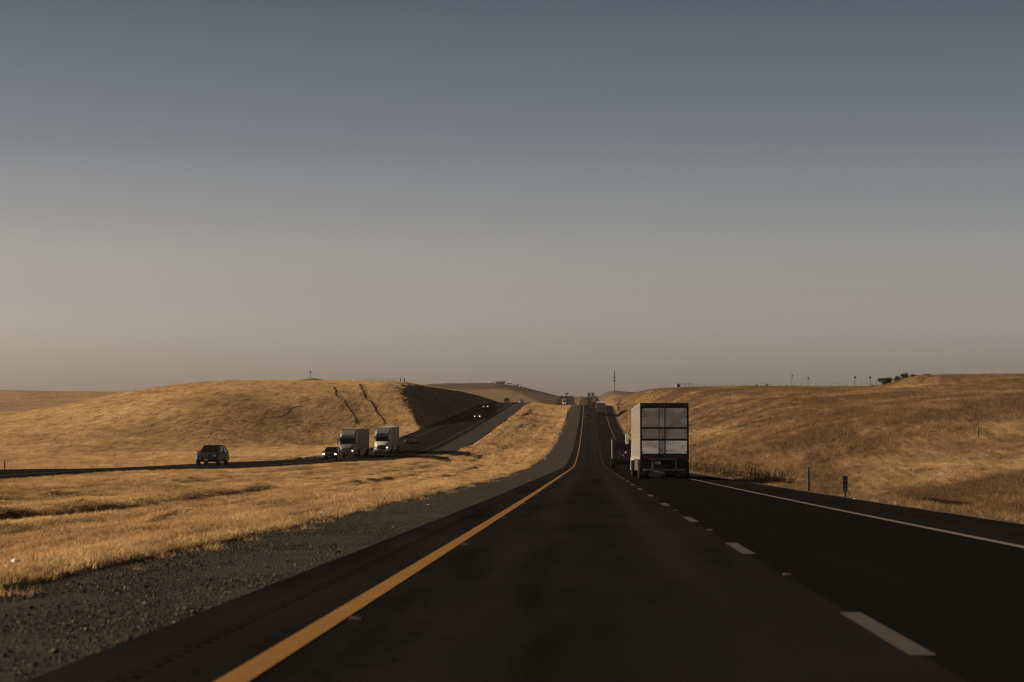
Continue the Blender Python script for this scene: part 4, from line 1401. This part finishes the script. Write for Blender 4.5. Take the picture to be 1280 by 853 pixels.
# ------------------------------------------------------------------ grass and gravel (uncountable)
def tuft_mesh(name, n, h0, h1, spread, width, seed, lean=0.35):
    r_ = random.Random(seed)
    mb = MB()
    for _ in range(n):
        a, q = r_.uniform(0, 6.283), spread * math.sqrt(r_.random())
        x, y = q * math.cos(a), q * math.sin(a)
        h = r_.uniform(h0, h1)
        b = r_.uniform(0, 6.283)
        w = width * r_.uniform(0.6, 1.3)
        ux, uy = math.cos(b) * w, math.sin(b) * w
        l = r_.gauss(0, lean) * h
        m_ = r_.uniform(0, 6.283)
        lx, ly = l * math.cos(m_), l * math.sin(m_)
        mb.add([(x - ux, y - uy, -0.03), (x + ux, y + uy, -0.03), (x + ux * .7 + lx * .4, y + uy * .7 + ly * .4, h * .6),
                (x - ux * .7 + lx * .4, y - uy * .7 + ly * .4, h * .6), (x + lx, y + ly, h)], [(0, 1, 2, 3), (3, 2, 4)])
    me = bpy.data.meshes.new(name)
    me.from_pydata(mb.v, [], mb.f)
    me.materials.append(M['blade'])
    return me

def proto_collection(name, meshes):
    c = bpy.data.collections.new(name)
    for me in meshes:
        c.objects.link(bpy.data.objects.new(me.name, me))
    return c

def scatter_tree(name, coll):
    ng = bpy.data.node_groups.new(name, 'GeometryNodeTree')
    ng.interface.new_socket('Geometry', in_out='INPUT', socket_type='NodeSocketGeometry')
    ng.interface.new_socket('Geometry', in_out='OUTPUT', socket_type='NodeSocketGeometry')
    n, l = ng.nodes, ng.links
    gi, go = n.new('NodeGroupInput'), n.new('NodeGroupOutput')
    ci = n.new('GeometryNodeCollectionInfo')
    ci.inputs['Collection'].default_value = coll
    ci.inputs['Separate Children'].default_value = True
    ci.inputs['Reset Children'].default_value = True
    ip = n.new('GeometryNodeInstanceOnPoints')
    ip.inputs['Pick Instance'].default_value = True
    def attr(nm, tp):
        a = n.new('GeometryNodeInputNamedAttribute')
        a.data_type = tp
        a.inputs['Name'].default_value = nm
        return a.outputs['Attribute']
    l.new(gi.outputs[0], ip.inputs['Points'])
    l.new(ci.outputs[0], ip.inputs['Instance'])
    l.new(attr('idx', 'INT'), ip.inputs['Instance Index'])
    l.new(attr('rot', 'FLOAT_VECTOR'), ip.inputs['Rotation'])
    l.new(attr('scl', 'FLOAT_VECTOR'), ip.inputs['Scale'])
    l.new(ip.outputs[0], go.inputs[0])
    return ng

def scatter(name, label, P_, coll, nvar, scl, tilt=0.12):
    n = len(P_)
    me = bpy.data.meshes.new(name)
    me.vertices.add(n)
    me.vertices.foreach_set('co', P_.astype(np.float32).ravel())
    me.attributes.new('idx', 'INT', 'POINT').data.foreach_set('value', rng.integers(0, nvar, n).astype(np.int32))
    rot = np.stack([rng.normal(0, tilt, n), rng.normal(0, tilt, n), rng.uniform(0, 6.283, n)], 1)
    me.attributes.new('rot', 'FLOAT_VECTOR', 'POINT').data.foreach_set('vector', rot.astype(np.float32).ravel())
    me.attributes.new('scl', 'FLOAT_VECTOR', 'POINT').data.foreach_set('vector', scl.astype(np.float32).ravel())
    o = bpy.data.objects.new(name, me)
    COL.objects.link(o)
    m = o.modifiers.new('scatter', 'NODES')
    m.node_group = scatter_tree(name, coll)
    tag(o, label, kind='stuff')
    return o

def sample(y0, y1, x0f, x1f, dens, keep=None):
    """points per square metre between two curves, inside the wedge the photograph shows and a margin"""
    ya = np.linspace(y0, y1, 40)
    area = np.trapezoid(np.maximum(0, x1f(ya) - x0f(ya)), ya) if hasattr(np, 'trapezoid') else np.trapz(np.maximum(0, x1f(ya) - x0f(ya)), ya)
    n = int(area * dens)
    if n < 1:
        return np.zeros((0, 3))
    lo, hi = x0f(ya).min(), x1f(ya).max()
    ymax = (y1 - y0) * max(1e-6, hi - lo)
    m = int(n * ymax / max(area, 1e-6))
    Y = rng.uniform(y0, y1, m)
    X = rng.uniform(lo, hi, m)
    ok = (X > x0f(Y)) & (X < x1f(Y))
    X, Y = X[ok], Y[ok]
    if keep is not None:
        k = keep(X, Y)
        X, Y = X[k], Y[k]
    return np.stack([X, Y, terrain(X, Y)], 1)

LW, RW = -0.285, 0.215
short = proto_collection('short_tufts', [tuft_mesh('short_tuft', 16, 0.03, 0.11, 0.11, 0.0035, s, 0.8) for s in range(4)])
mid = proto_collection('mid_tufts', [tuft_mesh('mid_tuft', 28, 0.03, 0.17, 0.24, 0.007, 10 + s, 0.95) for s in range(4)])
tall = proto_collection('tall_tufts', [tuft_mesh('tall_tuft', 30, 0.04, 0.24, 0.34, 0.007, 20 + s, 1.1) for s in range(4)])
big = proto_collection('wide_tufts', [tuft_mesh('wide_tuft', 36, 0.10, 0.36, 0.6, 0.020, 30 + s, 0.7) for s in range(4)])

def patchy(X, Y, f, seed, lo=-0.35, hi=0.2):
    return rng.random(len(X)) < 0.12 + 0.88 * sstep(lo, hi, fbm(X / f, Y / (f * 6), seed, 3))
def rows(X, Y):
    w = X + 0.9 * vnoise(Y / 60, 0.5, 61) + 0.14 * vnoise(Y / 9, 2.5, 62)
    r = 0.6 * vnoise(w / 0.8, Y / 60, 121) + 0.4 * vnoise(w / 0.4, Y / 14, 122)
    return rng.random(len(X)) < 0.10 + 0.90 * sstep(-0.32, 0.12, r)

def med0(Y):
    return np.maximum(opp_r(Y) + 0.1, LW * Y - 1)
def med1(Y):
    return grav_l(Y) + 0.02
def scl(P_, a, b, hv=0.25):
    s = rng.uniform(a, b, len(P_))
    return np.stack([s, s, s * (1 + rng.normal(0, hv, len(P_)).clip(-.5, .6))], 1)

FLAT = lambda h: np.array([1.0, 1.0, h])[None, :]
near_keep = lambda X, Y: rows(X, Y)
P1 = np.concatenate([sample(14, 34, med0, med1, 260, near_keep), sample(34, 60, med0, med1, 150, near_keep), sample(60, 95, med0, med1, 60, near_keep)])
scatter('median_grass', 'short dry golden grass of the near median', P1, short, 4, scl(P1, 0.8, 1.4) * FLAT(0.5))
edge = lambda Y: np.maximum(med0(Y), grav_l(Y) - 0.45)
P1b = sample(14, 130, edge, med1, 90)
scatter('verge_grass', 'taller grass fringe at the edge of the gravel', P1b, mid, 4, scl(P1b, 0.5, 0.9) * FLAT(0.6))
weedy = lambda Y: np.minimum(grav_l(Y) + 0.9, -3.0)
P1c = sample(12, 160, med1, weedy, 16, lambda X, Y: rng.random(len(X)) < np.exp(-(X - grav_l(Y)) / 0.22) * (0.4 + 0.6 * vnoise(X * 2, Y / 1.5, 131)))
P1c[:, 2] = road_z(P1c[:, 1]) - 0.02
scatter('stray_grass', 'stray tufts of dry grass in the gravel edge', P1c, mid, 4, scl(P1c, 0.3, 0.7))
P2 = np.concatenate([sample(60, 130, med0, med1, 24, near_keep), sample(130, 220, med0, med1, 13, near_keep), sample(220, 360, med0, med1, 7, near_keep)])
scatter('mown_grass', 'mown golden grass across the middle of the median', P2, mid, 4, scl(P2, 0.7, 1.3) * FLAT(0.55))
P3 = np.concatenate([sample(300, 560, med0, med1, 2.6, near_keep), sample(560, 960, med0, med1, 1.2, near_keep)])
scatter('far_median_grass', 'mown grass of the median up to the crest', P3, big, 4, scl(P3, 0.6, 1.1) * FLAT(0.5))
r0 = lambda Y: np.full_like(Y, 9.15)
r1 = lambda Y: np.minimum(RW * Y + 2, 95)
hill_keep = lambda X, Y: patchy(X, Y, 2.4, 111)
P4 = np.concatenate([sample(38, 90, r0, r1, 44, hill_keep), sample(90, 150, r0, r1, 22, hill_keep), sample(150, 260, r0, r1, 8, hill_keep)])
scatter('hillside_grass', 'tall dry grass on the near right hillside', P4, tall, 4, scl(P4, 0.6, 1.2) * FLAT(0.9))
P5 = np.concatenate([sample(200, 360, r0, r1, 2.6, hill_keep), sample(360, 520, r0, r1, 1.5, hill_keep), sample(520, 840, r0, lambda Y: np.minimum(r1(Y), 70), 0.7)])
scatter('upper_hillside_grass', 'dry grass on the upper right hillside', P5, big, 4, scl(P5, 0.6, 1.2) * FLAT(0.7))
l0 = lambda Y: np.maximum(LW * Y - 2, -190)
l1 = lambda Y: opp_l(Y) - 0.1
P6 = np.concatenate([sample(140, 260, l0, l1, 3.0, hill_keep), sample(260, 420, l0, l1, 2.0, hill_keep), sample(420, 720, l0, l1, 1.1, hill_keep), sample(720, 900, lambda Y: np.full_like(Y, -85.0), l1, 0.7)])
steep = (terrain(P6[:, 0] - 0.6, P6[:, 1]) - terrain(P6[:, 0] + 0.6, P6[:, 1])) / 1.2 > 0.42
P6 = P6[~(steep & (rng.random(len(P6)) < 0.75))]
scatter('left_hill_grass', 'dry golden grass over the left hill', P6, big, 4, scl(P6, 0.5, 1.1) * FLAT(0.6))

def pebble(name, seed, mat):
    r_ = random.Random(seed)
    bm = bmesh.new()
    bmesh.ops.create_icosphere(bm, subdivisions=1, radius=1)
    for v in bm.verts:
        v.co *= r_.uniform(0.7, 1.2)
        v.co.z *= 0.65
    me = bpy.data.meshes.new(name)
    bm.to_mesh(me)
    bm.free()
    me.materials.append(mat)
    return me
peb = proto_collection('pebbles', [pebble('pebble', s, M['stone']) for s in range(5)])
g0 = lambda Y: grav_l(Y) - 0.1
g1 = lambda Y: np.full_like(Y, -2.82) - 0.08
GP = np.concatenate([sample(8, 30, g0, g1, 1000), sample(30, 70, g0, g1, 560), sample(70, 140, g0, g1, 160), sample(140, 420, g0, g1, 16)])
gq = (GP[:, 0] - (grav_l(GP[:, 1]) - 0.25)) / np.maximum(-2.86 - grav_l(GP[:, 1]) + 0.25, 0.3)
GP[:, 2] = road_z(GP[:, 1]) + np.interp(gq, [0, 0.15, 0.4, 0.7, 1.0], [-0.28, -0.03, -0.015, -0.03, -0.04]) + 0.002
s = rng.lognormal(math.log(0.0055), 0.5, len(GP)) * np.interp(GP[:, 1], [0, 70, 140, 400], [1, 1.15, 1.5, 2.6])
scatter('gravel_stones', 'loose stones of the gravel strip', GP, peb, 5, np.stack([s, s, s], 1), 0.6)

# ------------------------------------------------------------------ dusty evening air
top = 75.0
low = float(GZ.min()) - 1.0
hz = MB().box(-3300, 3300, -1600, 6750, low, top).build('haze', None)
hm = bpy.data.materials.new('haze')
hm.use_nodes = True
hn = hm.node_tree.nodes
for n in list(hn):
    if n.type == 'BSDF_PRINCIPLED':
        hn.remove(n)
pv = hn.new('ShaderNodeVolumePrincipled')
pv.inputs['Color'].default_value = (0.80, 0.74, 0.70, 1)
pv.inputs['Density'].default_value = 0.000035
pv.inputs['Anisotropy'].default_value = 0.2
hm.node_tree.links.new(pv.outputs[0], hn['Material Output'].inputs['Volume'])
hz.data.materials.append(hm)
tag(hz, 'thin dusty evening haze', kind='stuff')
